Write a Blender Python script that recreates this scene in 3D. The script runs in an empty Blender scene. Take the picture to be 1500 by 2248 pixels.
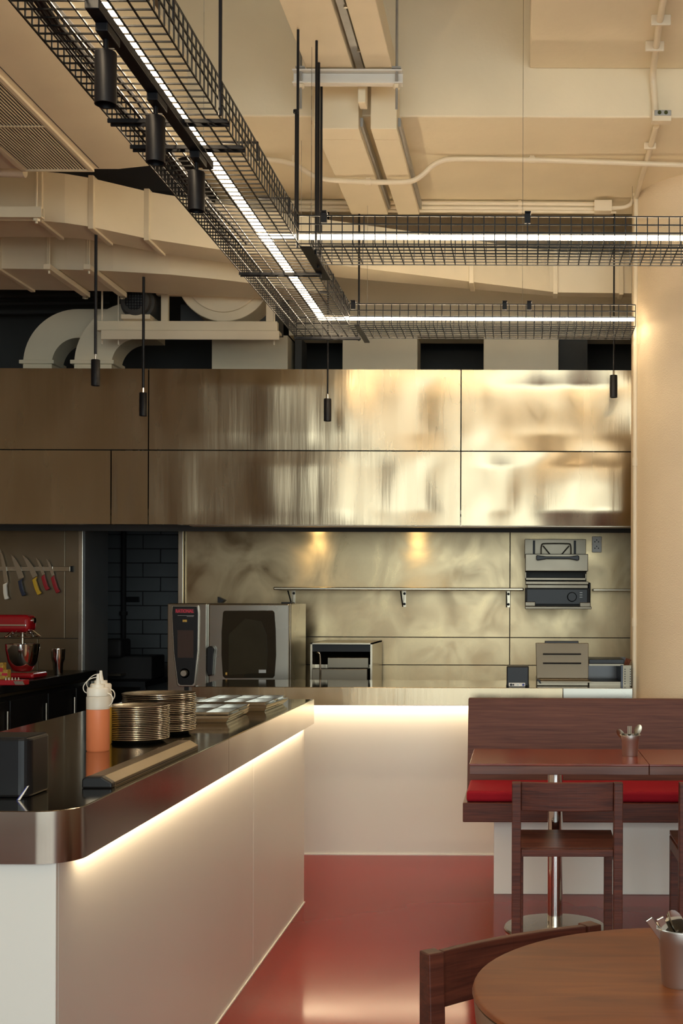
import bpy, bmesh, math, random
from mathutils import Vector, Matrix, noise
random.seed(7)
PI = math.pi
S = bpy.context.scene
C = S.collection

# ------------------------------------------------------------------ camera
F, VX, VY, H = 2750.0, 1145.0, 1322.0, 1.42      # focal length in pixels, vanishing point, eye height
cam = bpy.data.cameras.new('camera')
cam.sensor_fit = 'HORIZONTAL'; cam.sensor_width = 36
cam.lens = F * 36 / 1500
cam.shift_x = -(VX - 750) / 1500
cam.shift_y = (VY - 1124) / 1500
cam.clip_start = 0.05
cam_o = bpy.data.objects.new('camera', cam); C.objects.link(cam_o)
cam_o.location = (0, 0, H); cam_o.rotation_euler = (PI / 2, math.radians(-0.2), 0)
S.camera = cam_o

# ------------------------------------------------------------------ world, light, exposure
w = bpy.data.worlds.new('sky'); S.world = w; w.use_nodes = True
bg = w.node_tree.nodes['Background']
bg.inputs[0].default_value = (0.80, 0.92, 1.0, 1); bg.inputs[1].default_value = 1.0
S.view_settings.view_transform = 'Standard'; S.view_settings.look = 'None'
S.view_settings.gamma = 1.0; S.view_settings.exposure = 0.6
S.view_settings.use_curve_mapping = False

def area(name, loc, rot, sx, sy, power, col):
    l = bpy.data.lights.new(name, 'AREA'); l.shape = 'RECTANGLE'; l.size = sx; l.size_y = sy
    l.energy = power; l.color = col
    o = bpy.data.objects.new(name, l); C.objects.link(o); o.location = loc; o.rotation_euler = rot
    return o
# daylight that falls through the shopfront windows behind the camera
area('daylight_street', (0.5, -8.0, 2.9), (PI / 2, 0, 0), 12.0, 5.6, 520, (0.88, 1.0, 0.99))
LED_COL = (1.0, 0.79, 0.53)
LED_STRENGTH = 33.0
HOOD_LAMP_W = 4.5

# ------------------------------------------------------------------ materials
def srgb(r, g, b):
    f = lambda c: (c / 255 / 12.92) if c / 255 <= 0.04045 else ((c / 255 + 0.055) / 1.055) ** 2.4
    return (f(r), f(g), f(b), 1)

def mat(name, col, rough=0.5, metal=0.0, var=0.0, vscale=3.0, stretch=(1, 1, 1), bump=0.0, bscale=20.0,
        rvar=0.0, coat=0.0, alpha=1.0, trans=0.0, col2=None, spec=0.5, bstretch=None, detail=4, aniso=0.0, distort=0.0):
    m = bpy.data.materials.new(name); m.use_nodes = True
    nt = m.node_tree; N = nt.nodes; L = nt.links
    b = N['Principled BSDF']
    if aniso:
        b.inputs['Anisotropic'].default_value = aniso; b.inputs['Anisotropic Rotation'].default_value = 0.25
        tg = N.new('ShaderNodeTangent'); tg.direction_type = 'RADIAL'; tg.axis = 'Z'; L.new(tg.outputs[0], b.inputs['Tangent'])
    b.inputs['Roughness'].default_value = rough; b.inputs['Metallic'].default_value = metal
    b.inputs['Base Color'].default_value = col
    b.inputs['Specular IOR Level'].default_value = spec
    b.inputs['Coat Weight'].default_value = coat; b.inputs['Coat Roughness'].default_value = 0.06
    b.inputs['Alpha'].default_value = alpha; b.inputs['Transmission Weight'].default_value = trans
    tc = N.new('ShaderNodeTexCoord')
    if var > 0 or rvar > 0 or col2 is not None:
        mp = N.new('ShaderNodeMapping'); mp.inputs['Scale'].default_value = stretch
        nz = N.new('ShaderNodeTexNoise'); nz.inputs['Scale'].default_value = vscale; nz.inputs['Detail'].default_value = detail
        nz.inputs['Distortion'].default_value = distort
        L.new(tc.outputs['Object'], mp.inputs[0]); L.new(mp.outputs[0], nz.inputs['Vector'])
        if var > 0 or col2 is not None:
            r = N.new('ShaderNodeValToRGB'); r.color_ramp.elements[0].position = 0.3; r.color_ramp.elements[1].position = 0.72
            c2 = col2 if col2 is not None else tuple(min(1, c * (1 - var)) for c in col[:3]) + (1,)
            r.color_ramp.elements[0].color = c2; r.color_ramp.elements[1].color = col
            L.new(nz.outputs[0], r.inputs[0]); L.new(r.outputs[0], b.inputs['Base Color'])
        if rvar > 0:
            mr = N.new('ShaderNodeMapRange'); mr.inputs[1].default_value = 0.3; mr.inputs[2].default_value = 0.7
            mr.inputs[3].default_value = max(0.02, rough - rvar); mr.inputs[4].default_value = rough + rvar
            L.new(nz.outputs[0], mr.inputs[0]); L.new(mr.outputs[0], b.inputs['Roughness'])
    if bump > 0:
        mp2 = N.new('ShaderNodeMapping'); mp2.inputs['Scale'].default_value = bstretch or stretch
        n2 = N.new('ShaderNodeTexNoise'); n2.inputs['Scale'].default_value = bscale; n2.inputs['Detail'].default_value = 3
        bp = N.new('ShaderNodeBump'); bp.inputs['Strength'].default_value = bump; bp.inputs['Distance'].default_value = 0.01
        L.new(tc.outputs['Object'], mp2.inputs[0]); L.new(mp2.outputs[0], n2.inputs['Vector'])
        L.new(n2.outputs[0], bp.inputs['Height']); L.new(bp.outputs[0], b.inputs['Normal'])
    return m

def emis(name, col, strength):
    m = bpy.data.materials.new(name); m.use_nodes = True
    nt = m.node_tree; nt.nodes.clear()
    e = nt.nodes.new('ShaderNodeEmission'); e.inputs[0].default_value = (*col[:3], 1); e.inputs[1].default_value = strength
    o = nt.nodes.new('ShaderNodeOutputMaterial'); nt.links.new(e.outputs[0], o.inputs[0])
    return m

M = {}
M['cream'] = mat('cream_paint', (0.85, 0.75, 0.54, 1), 0.55, var=0.10, vscale=2.2, bump=0.12, bscale=30)
M['cream_duct'] = mat('cream_duct_paint', (0.82, 0.72, 0.52, 1), 0.45, var=0.10, vscale=3, bump=0.08, bscale=9)
M['column'] = mat('column_plaster', (0.82, 0.67, 0.46, 1), 0.7, var=0.05, vscale=3, bump=0.35, bscale=160)
M['white_panel'] = mat('white_laminate', (0.76, 0.74, 0.66, 1), 0.36, var=0.03, vscale=1.5)
M['bench_white'] = mat('bench_white_paint', (0.80, 0.77, 0.70, 1), 0.4, var=0.04)
M['floor'] = mat('red_epoxy_floor', (0.21, 0.015, 0.010, 1), 0.11, var=0.16, vscale=0.8, bump=0.06, bscale=1.3, rvar=0.05, spec=0.09)
M['steel'] = mat('brushed_steel', (0.42, 0.365, 0.275, 1), 0.30, 1.0, var=0.08, vscale=1.2, stretch=(1, 1, 3), rvar=0.04)
M['steel_grill'] = mat('worn_grill_steel', (0.20, 0.172, 0.128, 1), 0.40, 1.0, var=0.15, vscale=3, rvar=0.06)
M['steel_oven'] = mat('oven_steel', (0.40, 0.375, 0.315, 1), 0.27, 1.0, aniso=0.4, var=0.06, vscale=1.0, rvar=0.03)
M['steel_top'] = mat('polished_steel_worktop', (0.42, 0.375, 0.30, 1), 0.09, 1.0, var=0.12, vscale=2, bump=0.03, bscale=2.5, rvar=0.03)
M['steel_edge'] = mat('steel_edge', (0.50, 0.44, 0.35, 1), 0.22, 1.0, var=0.10, vscale=2, stretch=(1, 1, 1), rvar=0.05)
M['steel_hood'] = mat('stainless_hood', (0.43, 0.345, 0.225, 1), 0.25, 1.0, aniso=0.35, var=0.16, vscale=2.2, stretch=(2.2, 1, 0.35), rvar=0.06, distort=0.4, bump=0.055, bscale=1.0, bstretch=(34, 1, 1.6))
M['steel_wall'] = mat('grimy_stainless_wall', (0.60, 0.48, 0.30, 1), 0.40, 1.0, aniso=0.5, vscale=2.6, stretch=(1, 1, 0.8), rvar=0.14, detail=8,
                      col2=(0.30, 0.23, 0.13, 1), distort=2.2, bump=0.06, bscale=3)
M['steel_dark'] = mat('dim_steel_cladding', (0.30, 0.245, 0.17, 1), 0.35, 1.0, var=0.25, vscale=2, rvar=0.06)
M['pot_steel'] = mat('satin_pot_steel', (0.66, 0.63, 0.58, 1), 0.42, 1.0, var=0.05, vscale=6)
M['steel_lt'] = mat('light_steel', (0.50, 0.465, 0.39, 1), 0.28, 1.0, var=0.05, vscale=2, rvar=0.05)
M['chrome'] = mat('chrome', (0.74, 0.72, 0.68, 1), 0.10, 1.0, rvar=0.03, vscale=3)
M['plate'] = mat('steel_plate', (0.58, 0.56, 0.51, 1), 0.20, 1.0, var=0.08, vscale=9, rvar=0.05)
M['black'] = mat('black_metal', (0.007, 0.007, 0.009, 1), 0.45, spec=0.3, var=0.2, vscale=8)
M['black_wire'] = mat('black_wire', (0.008, 0.007, 0.006, 1), 0.4, spec=0.35, var=0.2, vscale=30)
M['black_plastic'] = mat('black_plastic', (0.008, 0.008, 0.009, 1), 0.36, spec=0.3, var=0.15, vscale=10)
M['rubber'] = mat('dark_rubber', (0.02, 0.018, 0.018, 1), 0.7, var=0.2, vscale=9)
M['dark_glass'] = mat('dark_oven_glass', (0.022, 0.020, 0.014, 1), 0.08, var=0.3, vscale=4, coat=0.5)
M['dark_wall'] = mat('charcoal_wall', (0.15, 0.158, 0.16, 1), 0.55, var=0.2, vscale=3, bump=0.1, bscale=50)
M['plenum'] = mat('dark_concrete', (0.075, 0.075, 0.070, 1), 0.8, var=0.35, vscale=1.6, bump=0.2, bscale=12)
M['side_wall'] = mat('dining_wall', (0.52, 0.42, 0.30, 1), 0.8, var=0.1, vscale=1.5)
M['wood'] = mat('dark_walnut', srgb(104, 54, 38), 0.45, spec=0.3, vscale=4, stretch=(1, 9, 22), col2=srgb(66, 32, 24), distort=0.6, bump=0.08, bscale=6, bstretch=(1, 12, 40))
M['wood_back'] = mat('bench_back_walnut', srgb(108, 66, 52), 0.5, spec=0.3, vscale=3.5, stretch=(1, 6, 26), col2=srgb(80, 45, 36), distort=0.7, bump=0.08, bscale=6, bstretch=(1, 12, 40))
M['wood_table'] = mat('reddish_table_veneer', srgb(142, 60, 36), 0.26, vscale=3, stretch=(1.2, 14, 1), col2=srgb(108, 38, 24), distort=0.5, coat=0.15)
M['wood_round'] = mat('round_table_veneer', srgb(146, 82, 40), 0.45, spec=0.25, vscale=2.4, stretch=(1.5, 9, 1), col2=srgb(112, 60, 34), distort=0.6)
M['table_edge'] = mat('table_edge_walnut', srgb(112, 66, 46), 0.4, vscale=3, stretch=(1.2, 3, 24), col2=srgb(84, 46, 34), distort=0.5)
M['round_edge'] = mat('round_table_edge', srgb(150, 120, 92), 0.4, var=0.12, vscale=3)
M['cushion'] = mat('red_fabric', (0.33, 0.005, 0.016, 1), 0.8, spec=0.25, var=0.12, vscale=4, bump=0.15, bscale=260)
M['red_gloss'] = mat('red_enamel', (0.34, 0.008, 0.014, 1), 0.12, coat=0.5, var=0.08, vscale=5)
M['red_handle'] = mat('red_handle', (0.42, 0.012, 0.02, 1), 0.4, var=0.1, vscale=9)
M['yellow_handle'] = mat('yellow_handle', (0.75, 0.44, 0.02, 1), 0.4, var=0.1, vscale=9)
M['blue_handle'] = mat('navy_handle', (0.02, 0.028, 0.06, 1), 0.4, var=0.1, vscale=9)
M['white_plastic'] = mat('white_plastic', (0.78, 0.75, 0.68, 1), 0.4, var=0.06, vscale=9)
M['bottle'] = mat('milky_plastic', (0.86, 0.80, 0.68, 1), 0.35, alpha=0.6, var=0.04, vscale=6)
M['cap'] = mat('cap_plastic', (0.86, 0.80, 0.68, 1), 0.35, alpha=0.92, var=0.04, vscale=6)
M['sauce'] = mat('peach_sauce', (0.76, 0.23, 0.095, 1), 0.4, var=0.10, vscale=7)
M['mustard'] = mat('mustard_sauce', (0.78, 0.42, 0.05, 1), 0.4, var=0.10, vscale=7)
M['pvc'] = mat('cream_pvc', (0.78, 0.68, 0.50, 1), 0.35, var=0.05, vscale=5)
M['grey_box'] = mat('galvanised_box', (0.42, 0.42, 0.40, 1), 0.45, 0.6, var=0.2, vscale=14)
M['green_glass'] = mat('dark_green_oil', (0.05, 0.06, 0.012, 1), 0.15, var=0.4, vscale=9)
M['label_yellow'] = mat('yellow_label', (0.62, 0.42, 0.06, 1), 0.5, col2=(0.25, 0.12, 0.03, 1), vscale=60)
M['red_logo'] = mat('red_logo', (0.55, 0.02, 0.05, 1), 0.5, var=0.05)
M['logo_bar'] = mat('dark_red_bar', (0.085, 0.010, 0.018, 1), 0.5, var=0.05)
M['screen'] = mat('dim_touch_screen', (0.055, 0.038, 0.034, 1), 0.18, var=0.1, vscale=5)
M['dark_liner'] = mat('oven_liner', (0.034, 0.031, 0.020, 1), 0.12, var=0.3, vscale=4)
M['blue_plug'] = mat('blue_plug', (0.02, 0.03, 0.22, 1), 0.4, var=0.1)
M['led'] = emis('warm_led', LED_COL, LED_STRENGTH)
M['led_low'] = emis('under_counter_led', (1.0, 0.77, 0.50), 19.0)
M['led_bar'] = emis('bar_counter_led', (1.0, 0.77, 0.50), 30.0)
M['lamp'] = emis('hood_lamp', (1.0, 0.78, 0.42), 20.0)
M['glass'] = mat('window_glass', (1, 1, 1, 1), 0.0, trans=1.0, spec=0.3, var=0.001)
M['dark_frame'] = mat('dark_window_frame', (0.03, 0.03, 0.03, 1), 0.4, var=0.1)

# ------------------------------------------------------------------ helpers
def X(px, d): return (px - VX) / F * d
def Z(py, d): return H - (py - VY) / F * d

class MB:
    """collects simple shapes; build() links them as ONE mesh object"""
    def __init__(s): s.v = []; s.f = []; s.sm = []
    def add(s, vs, fs, smooth=False):
        n = len(s.v); s.v += [tuple(v) for v in vs]
        s.f += [tuple(i + n for i in f) for f in fs]; s.sm += [smooth] * len(fs); return s
    def box(s, x0, x1, y0, y1, z0, z1):
        return s.add([(x0,y0,z0),(x1,y0,z0),(x1,y1,z0),(x0,y1,z0),(x0,y0,z1),(x1,y0,z1),(x1,y1,z1),(x0,y1,z1)],
                     [(3,2,1,0),(4,5,6,7),(0,1,5,4),(1,2,6,5),(2,3,7,6),(3,0,4,7)])
    def hexa(s, p): # 8 points: bottom ring, top ring
        return s.add(p, [(3,2,1,0),(4,5,6,7),(0,1,5,4),(1,2,6,5),(2,3,7,6),(3,0,4,7)])
    def prism(s, poly, axis, a, b): # poly in the two other axes, extruded along axis
        def mk(p, t):
            if axis == 'x': return (t, p[0], p[1])
            if axis == 'y': return (p[0], t, p[1])
            return (p[0], p[1], t)
        n = len(poly); vs = [mk(p, a) for p in poly] + [mk(p, b) for p in poly]
        fs = [tuple(range(n)), tuple(range(2*n-1, n-1, -1))] + [(i, i+n, (i+1) % n + n, (i+1) % n) for i in range(n)]
        return s.add(vs, fs)
    def tube(s, path, r, n=10, cap=True, r_end=None, rot=0.0):
        P = [Vector(p) for p in path]; rings = []; up = None
        for i, p in enumerate(P):
            t = (P[min(i+1, len(P)-1)] - P[max(i-1, 0)]).normalized()
            if up is None:
                up = Vector((0,0,1)) if abs(t.z) < 0.9 else Vector((0,1,0))
            a = t.cross(up).normalized(); bb = a.cross(t).normalized(); up = bb
            rr = r if r_end is None else r + (r_end - r) * i / (len(P) - 1)
            rings.append([p + a * rr * math.cos(2*PI*k/n + rot) + bb * rr * math.sin(2*PI*k/n + rot) for k in range(n)])
        vs = [q for ring in rings for q in ring]; fs = []
        for i in range(len(P) - 1):
            for k in range(n):
                fs.append((i*n+k, i*n+(k+1) % n, (i+1)*n+(k+1) % n, (i+1)*n+k))
        s.add(vs, fs, n > 5)
        if cap:
            m = len(s.v) - len(vs)
            s.f += [tuple(m + k for k in range(n-1, -1, -1)), tuple(m + (len(P)-1)*n + k for k in range(n))]; s.sm += [False, False]
        return s
    def wire(s, a, b, r): return s.tube([a, b], r, 4, True, None, PI/4)
    def lathe(s, prof, c=(0,0,0), n=28, axis='z'):
        vs = []; fs = []
        for (r, z) in prof:
            for k in range(n):
                a = 2*PI*k/n; x, y = r*math.cos(a), r*math.sin(a)
                if axis == 'z': vs.append((c[0]+x, c[1]+y, c[2]+z))
                elif axis == 'y': vs.append((c[0]+x, c[1]+z, c[2]+y))
                else: vs.append((c[0]+z, c[1]+x, c[2]+y))
        for i in range(len(prof)-1):
            for k in range(n): fs.append((i*n+k, i*n+(k+1) % n, (i+1)*n+(k+1) % n, (i+1)*n+k))
        s.add(vs, fs, True)
        m = len(s.v) - len(vs)
        for i, rev in ((0, True), (len(prof)-1, False)):
            if prof[i][0] > 1e-5:
                f = [m + i*n + k for k in range(n)]
                s.f.append(tuple(f[::-1] if rev else f)); s.sm.append(False)
        return s
    def build(s, name, m, parent=None, bevel=0.0, local=False, label=None, seg=2):
        me = bpy.data.meshes.new(name)
        vs = s.v
        if parent is not None and not local:
            off = Vector((0,0,0)); q = parent
            while q: off += q.location; q = q.parent
            vs = [(v[0]-off.x, v[1]-off.y, v[2]-off.z) for v in vs]
        me.from_pydata(vs, [], s.f); me.update()
        bm = bmesh.new(); bm.from_mesh(me); bmesh.ops.recalc_face_normals(bm, faces=bm.faces[:]); bm.to_mesh(me); bm.free()
        for p, f in zip(me.polygons, s.sm): p.use_smooth = f
        if any(s.sm): me.set_sharp_from_angle(angle=0.75)
        me.materials.append(M[m])
        o = bpy.data.objects.new(name, me); C.objects.link(o)
        if parent is not None: o.parent = parent
        if bevel:
            md = o.modifiers.new('bevel', 'BEVEL'); md.width = bevel; md.segments = seg; md.limit_method = 'ANGLE'; md.angle_limit = 0.7
        if label: o['label'] = label
        return o
def B(*a): return MB().box(*a)
def thing(name, label, cat, loc=(0,0,0), rz=0, group=None):
    o = bpy.data.objects.new(name, None); C.objects.link(o); o.empty_display_size = 0.05
    o.location = loc; o.rotation_euler = (0, 0, rz); o['label'] = label; o['category'] = cat
    if group: o['group'] = group
    return o
def tag(o, label, cat, group=None):
    o['label'] = label; o['category'] = cat
    if group: o['group'] = group
    return o
def struct(o, label=None):
    o['kind'] = 'structure'
    if label: o['label'] = label
    return o
def stuff(o): o['kind'] = 'stuff'; return o
def dup(root, loc, rz=None, label=None, group=None):
    r = root.copy(); C.objects.link(r); r.location = loc
    if rz is not None: r.rotation_euler = (0, 0, rz)
    if label: r['label'] = label
    if group: r['group'] = group
    for ch in list(root.children):
        c = ch.copy(); C.objects.link(c); c.parent = r
        for g in list(ch.children):
            d = g.copy(); C.objects.link(d); d.parent = c
    return r
def part_copy(o, parent, loc):
    c = o.copy(); C.objects.link(c); c.parent = parent; c.location = loc; return c
def arc(cx, cy, r, a0, a1, n):
    return [(cx + r*math.cos(a0+(a1-a0)*i/n), cy + r*math.sin(a0+(a1-a0)*i/n)) for i in range(n+1)]
def rrect(x0, x1, y0, y1, r, n=6):
    return arc(x1-r, y1-r, r, 0, PI/2, n) + arc(x0+r, y1-r, r, PI/2, PI, n) + arc(x0+r, y0+r, r, PI, 1.5*PI, n) + arc(x1-r, y0+r, r, 1.5*PI, 2*PI, n)

# ================================================================== STRUCTURE
YW = 8.5            # stainless kitchen wall
BY0, BY1, BZ = 5.89, 7.36, 3.70      # cross beam
CEIL = 4.4
struct(B(-5.0, 4.4, -3.3, 11.0, -0.10, 0.0).build('floor', 'floor'), 'glossy red epoxy floor')
struct(B(-5.0, 4.4, -3.3, 11.0, CEIL, CEIL+0.1).build('ceiling', 'cream'), 'cream painted ceiling high above the kitchen')
struct(B(-1.72, 4.4, BY0, BY1, BZ, CEIL).build('ceiling_beam', 'cream', bevel=0.008), 'wide cream concrete beam crossing the ceiling')
struct(B(0.03, 4.4, -3.3, BY0, 3.93, CEIL).build('ceiling_slab', 'cream', bevel=0.008), 'lower ceiling slab at the right')
struct(B(-5.1, -5.0, -3.3, 11.0, 0, CEIL).build('wall_left', 'side_wall'))
struct(B(4.4, 4.5, -3.3, 11.0, 0, CEIL).build('wall_right', 'side_wall'))
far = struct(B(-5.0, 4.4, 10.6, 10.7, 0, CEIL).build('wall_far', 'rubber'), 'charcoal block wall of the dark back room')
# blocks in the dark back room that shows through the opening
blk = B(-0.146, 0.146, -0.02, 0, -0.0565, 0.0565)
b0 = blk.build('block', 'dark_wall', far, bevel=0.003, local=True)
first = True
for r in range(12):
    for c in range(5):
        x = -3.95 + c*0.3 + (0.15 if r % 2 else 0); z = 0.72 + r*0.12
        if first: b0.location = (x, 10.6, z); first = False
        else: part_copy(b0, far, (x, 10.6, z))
# front wall with the shopfront windows (behind the camera)
WX0, WX1 = -2.6, 4.25
fw = MB().box(-5.0, WX0, -3.4, -3.3, 0, CEIL).box(WX1, 4.4, -3.4, -3.3, 0, CEIL).box(WX0, WX1, -3.4, -3.3, 3.95, CEIL).box(WX0, WX1, -3.4, -3.3, 0, 0.15)
struct(fw.build('wall_front', 'side_wall'))
m = MB().box(WX0, WX1, -3.38, -3.32, 0.15, 0.2).box(WX0, WX1, -3.38, -3.32, 3.9, 3.95).box(WX0, WX0+.05, -3.38, -3.32, .2, 3.9).box(WX1-.05, WX1, -3.38, -3.32, .2, 3.9)
for k in range(1, 5):
    xm = WX0 + (WX1-WX0)*k/5; m.box(xm-.025, xm+.025, -3.38, -3.32, .2, 3.9)
struct(m.build('window_1', 'dark_frame'), 'shopfront window behind the camera')

# stainless wall behind the cooking line: panels with recessed joints
wb = struct(B(-2.30, 4.4, YW+0.004, YW+0.12, 0, 2.35).build('wall_back', 'rubber'), 'grimy stainless steel wall of the cooking line')
xs = [-2.285, -0.078, 1.6]; zs = [0.55, 0.992, 1.180, 2.05]
for i in range(2):
    for j in range(3):
        B(xs[i]+.002, xs[i+1]-.002, YW-0.004, YW+0.003, zs[j]+.002, zs[j+1]-.002).build('panel', 'steel_wall', wb, bevel=0.0015)
struct(B(-2.318, -2.286, YW-0.05, YW+0.13, 0.0, 1.935).build('trim_1', 'steel_lt', bevel=0.003), 'pale steel corner trim beside the dark opening')
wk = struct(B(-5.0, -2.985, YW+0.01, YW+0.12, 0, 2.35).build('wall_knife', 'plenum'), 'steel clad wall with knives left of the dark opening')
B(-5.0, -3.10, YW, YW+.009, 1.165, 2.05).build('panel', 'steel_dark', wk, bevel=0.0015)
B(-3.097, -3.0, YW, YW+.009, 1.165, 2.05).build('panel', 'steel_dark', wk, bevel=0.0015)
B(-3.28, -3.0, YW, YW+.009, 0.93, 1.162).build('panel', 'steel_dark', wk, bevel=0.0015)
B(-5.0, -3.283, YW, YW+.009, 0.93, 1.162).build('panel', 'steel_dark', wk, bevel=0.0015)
struct(B(-2.998, -2.968, YW-0.03, YW+0.13, 0.0, 1.94).build('trim_2', 'steel_lt', bevel=0.003), 'pale steel edge trim beside the knives')
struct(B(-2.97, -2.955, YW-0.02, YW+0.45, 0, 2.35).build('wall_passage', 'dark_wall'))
# wall above the hood: cream piers with dark vents between them
wu = MB(); DU = 8.35
for a, b in ((463, 630), (750, 915), (1060, 1225)): wu.box(X(a, DU), X(b, DU), DU, DU+0.25, 2.80, Z(738, DU))
wu.box(X(632, DU), 4.4, DU, DU+0.25, Z(738, DU), CEIL)
struct(wu.build('wall_upper', 'cream_duct', bevel=0.004), 'cream wall with dark vents above the hood')
for k, (a, b) in enumerate(((640, 655), (1227, 1290))):
    struct(B(X(a, DU), X(b, DU), DU+0.1, DU+0.3, 2.80, Z(738, DU)).build('trim_%d' % (k+3), 'plenum'), 'dark grey jamb in a vent above the hood' if k == 0 else 'dark grey post in the vent nearest the column')
struct(B(-5.0, 4.4, 9.3, 9.4, 2.3, CEIL).build('wall_plenum', 'plenum'), 'dark concrete wall behind the ductwork')
struct(B(-5.0, 4.4, DU+0.2, 9.3, 2.36, 2.40).build('ceiling_kitchen', 'plenum'))
# round column
cx, cy, cr = 1.225, 7.14, 0.60
struct(MB().lathe([(cr, 0), (cr, BZ)], (cx, cy, 0), 64).build('column', 'column'), 'round cream plastered column at the right')

# ================================================================== EXHAUST HOOD
HY = 7.6
hz0, hzm, hz1 = Z(1155, HY), Z(991, HY), Z(811, HY)
hood = thing('exhaust_hood', 'long stainless steel exhaust hood with dented panels over the cooking line', 'hood', (-1.0, 8.0, hz0))
B(-4.6, 1.55, HY+0.06, 8.34, hz0+0.10, hz1-0.004).build('body', 'plenum', hood)
xa, xb, xc, xd = X(243, HY), X(325, HY), X(1011, HY), 1.55
def dented(x0, x1, z0, z1, amp, seed):
    nx, nz = 40, 26; m = MB(); vs = []
    for j in range(nz+1):
        for i in range(nx+1):
            u, v = i/nx, j/nz; x = x0+(x1-x0)*u; z = z0+(z1-z0)*v
            e = min(1, 6*min(u, 1-u)) * min(1, 5*min(v, 1-v))
            d = amp * e * (noise.noise(Vector((x*1.3+seed, z*1.6, seed))) + 0.5*noise.noise(Vector((x*2.9, z*2.4+seed, 3.1))))
            d += amp*0.20*e*noise.noise(Vector((x*13, z*1.1, seed*2)))
            if amp > .015:      # buckled sheet beside the main seam and a long S-shaped dent in the right panels
                s_ = abs(x - xc); bow = .10*math.sin(PI*v)
                d += .007*e*math.cos(2*PI*(s_-bow)/.30)*math.exp(-((s_-bow)/.22)**2)
                q = x - (.30 + (.07 if z > hzm else -.05)*math.cos(PI*v))
                d += .010*e*math.exp(-(q/.10)**2)
            vs.append((x, HY - d - 0.001, z))
    fs = [(j*(nx+1)+i, j*(nx+1)+i+1, (j+1)*(nx+1)+i+1, (j+1)*(nx+1)+i) for j in range(nz) for i in range(nx)]
    m.add(vs, fs, True)
    n = len(m.v); ring = [(x0,HY+.06,z0),(x1,HY+.06,z0),(x1,HY+.06,z1),(x0,HY+.06,z1)]
    m.add([(x0,HY-.001,z0),(x1,HY-.001,z0),(x1,HY-.001,z1),(x0,HY-.001,z1)]+ring, [(0,1,5,4),(1,2,6,5),(2,3,7,6),(3,0,4,7)])
    return m
g = 0.0035
xa, xb, xc, xd = X(243, HY), X(325, HY), X(1011, HY), 1.55
for (x0, x1, z0, z1, amp, sd) in ((-4.6, xb, hzm, hz1, .010, 1.0), (xb, xc, hzm, hz1, .016, 5.3), (xc, xd, hzm, hz1, .040, 9.7),
                                  (-4.6, xa, hz0, hzm, .010, 2.2), (xa, xb, hz0, hzm, .004, 4.4), (xb, xc, hz0, hzm, .016, 7.1), (xc, xd, hz0, hzm, .040, 12.9)):
    dented(x0+g, x1-g, z0+g, z1-g, amp, sd).build('panel', 'steel_hood', hood)
B(-4.6, 1.55, HY+0.061, HY+0.08, hz0+.004, hz0+0.10).build('front_return', 'steel', hood)
B(-4.6, 1.55, HY+0.05, 8.34, hz0+0.06, hz0+0.075).build('underside', 'plenum', hood)
B(X(410, HY), 1.55, HY+0.05, HY+0.13, hz0-0.004, hz0+0.03).build('grease_gutter', 'steel', hood, bevel=0.004)
fl = MB()
for k in range(60): fl.box(X(370, HY)+k*0.022, X(370, HY)+k*0.022+0.010, HY+0.135, HY+0.16, hz0+0.02, hz0+0.06)
stuff(fl.build('baffle_filter', 'steel', hood))
B(-4.6, 1.55, 8.18, 8.21, hz0-0.005, hz0+0.08).build('rear_return', 'plenum', hood)
for x in (X(676, 8.25), X(905, 8.25), X(-150, 8.25)):
    hl = MB().lathe([(0.0, 0.035), (0.05, 0.035), (0.055, 0.0), (0.045, -0.004)], (x, 8.32, hz0+0.055), 20).build('hood_light', 'steel_lt', hood)
    MB().lathe([(0.0, 0.0), (0.04, 0.0), (0.04, 0.012), (0, 0.012)], (x, 8.32, hz0+0.039), 20).build('lens', 'lamp', hl)
    l = bpy.data.lights.new('hood_spot', 'SPOT'); l.energy = HOOD_LAMP_W * (1.0 if x < 0.2 else 0.45); l.color = (1, 0.72, 0.34); l.spot_size = 2.3; l.spot_blend = 0.9; l.shadow_soft_size = 0.03
    lo = bpy.data.objects.new('hood_spot', l); C.objects.link(lo); lo.location = (x, 8.32, hz0+0.03); lo.rotation_euler = (0.2, 0, 0)

# ================================================================== COUNTERS
HC = 0.96
# bar counter on the left
BX0, BX1, BYa, BYb = -1.83, -0.975, 2.73, 5.90
base = thing('bar_counter_base', 'white bar counter base running away from the camera at left', 'counter', (-1.4, 4.3, 0))
B(-1.80, -1.035, 2.765, 5.905, 0, 0.86).build('carcass', 'white_panel', base)
for a, b in ((2.7655, 4.78), (4.783, 5.905)):
    B(-1.035, -1.02, a, b, 0.004, 0.855).build('side_panel', 'white_panel', base, bevel=0.002)
B(-1.80, -1.02, 2.75, 2.765, 0.004, 0.855).build('end_panel', 'white_panel', base, bevel=0.002)
MB().box(-1.0198, -1.014, 2.75, 5.905, 0.0, 0.006).box(-1.80, -1.014, 2.744, 2.7498, 0.0, 0.006).build('sealant', 'white_plastic', base)
top = thing('bar_worktop', 'polished steel worktop with rounded corner on the white bar counter', 'worktop', (-1.4, 4.3, 0.845))
def plan(x0, x1, y0, y1, r): return arc(x1-r, y0+r, r, -PI/2, 0, 10) + [(x1, y1), (x0, y1), (x0, y0)]
MB().prism(plan(BX0, BX1-.002, BYa+.002, BYb, 0.085), 'z', HC-0.05, HC).build('top', 'steel_top', top, bevel=0.004)
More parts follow.
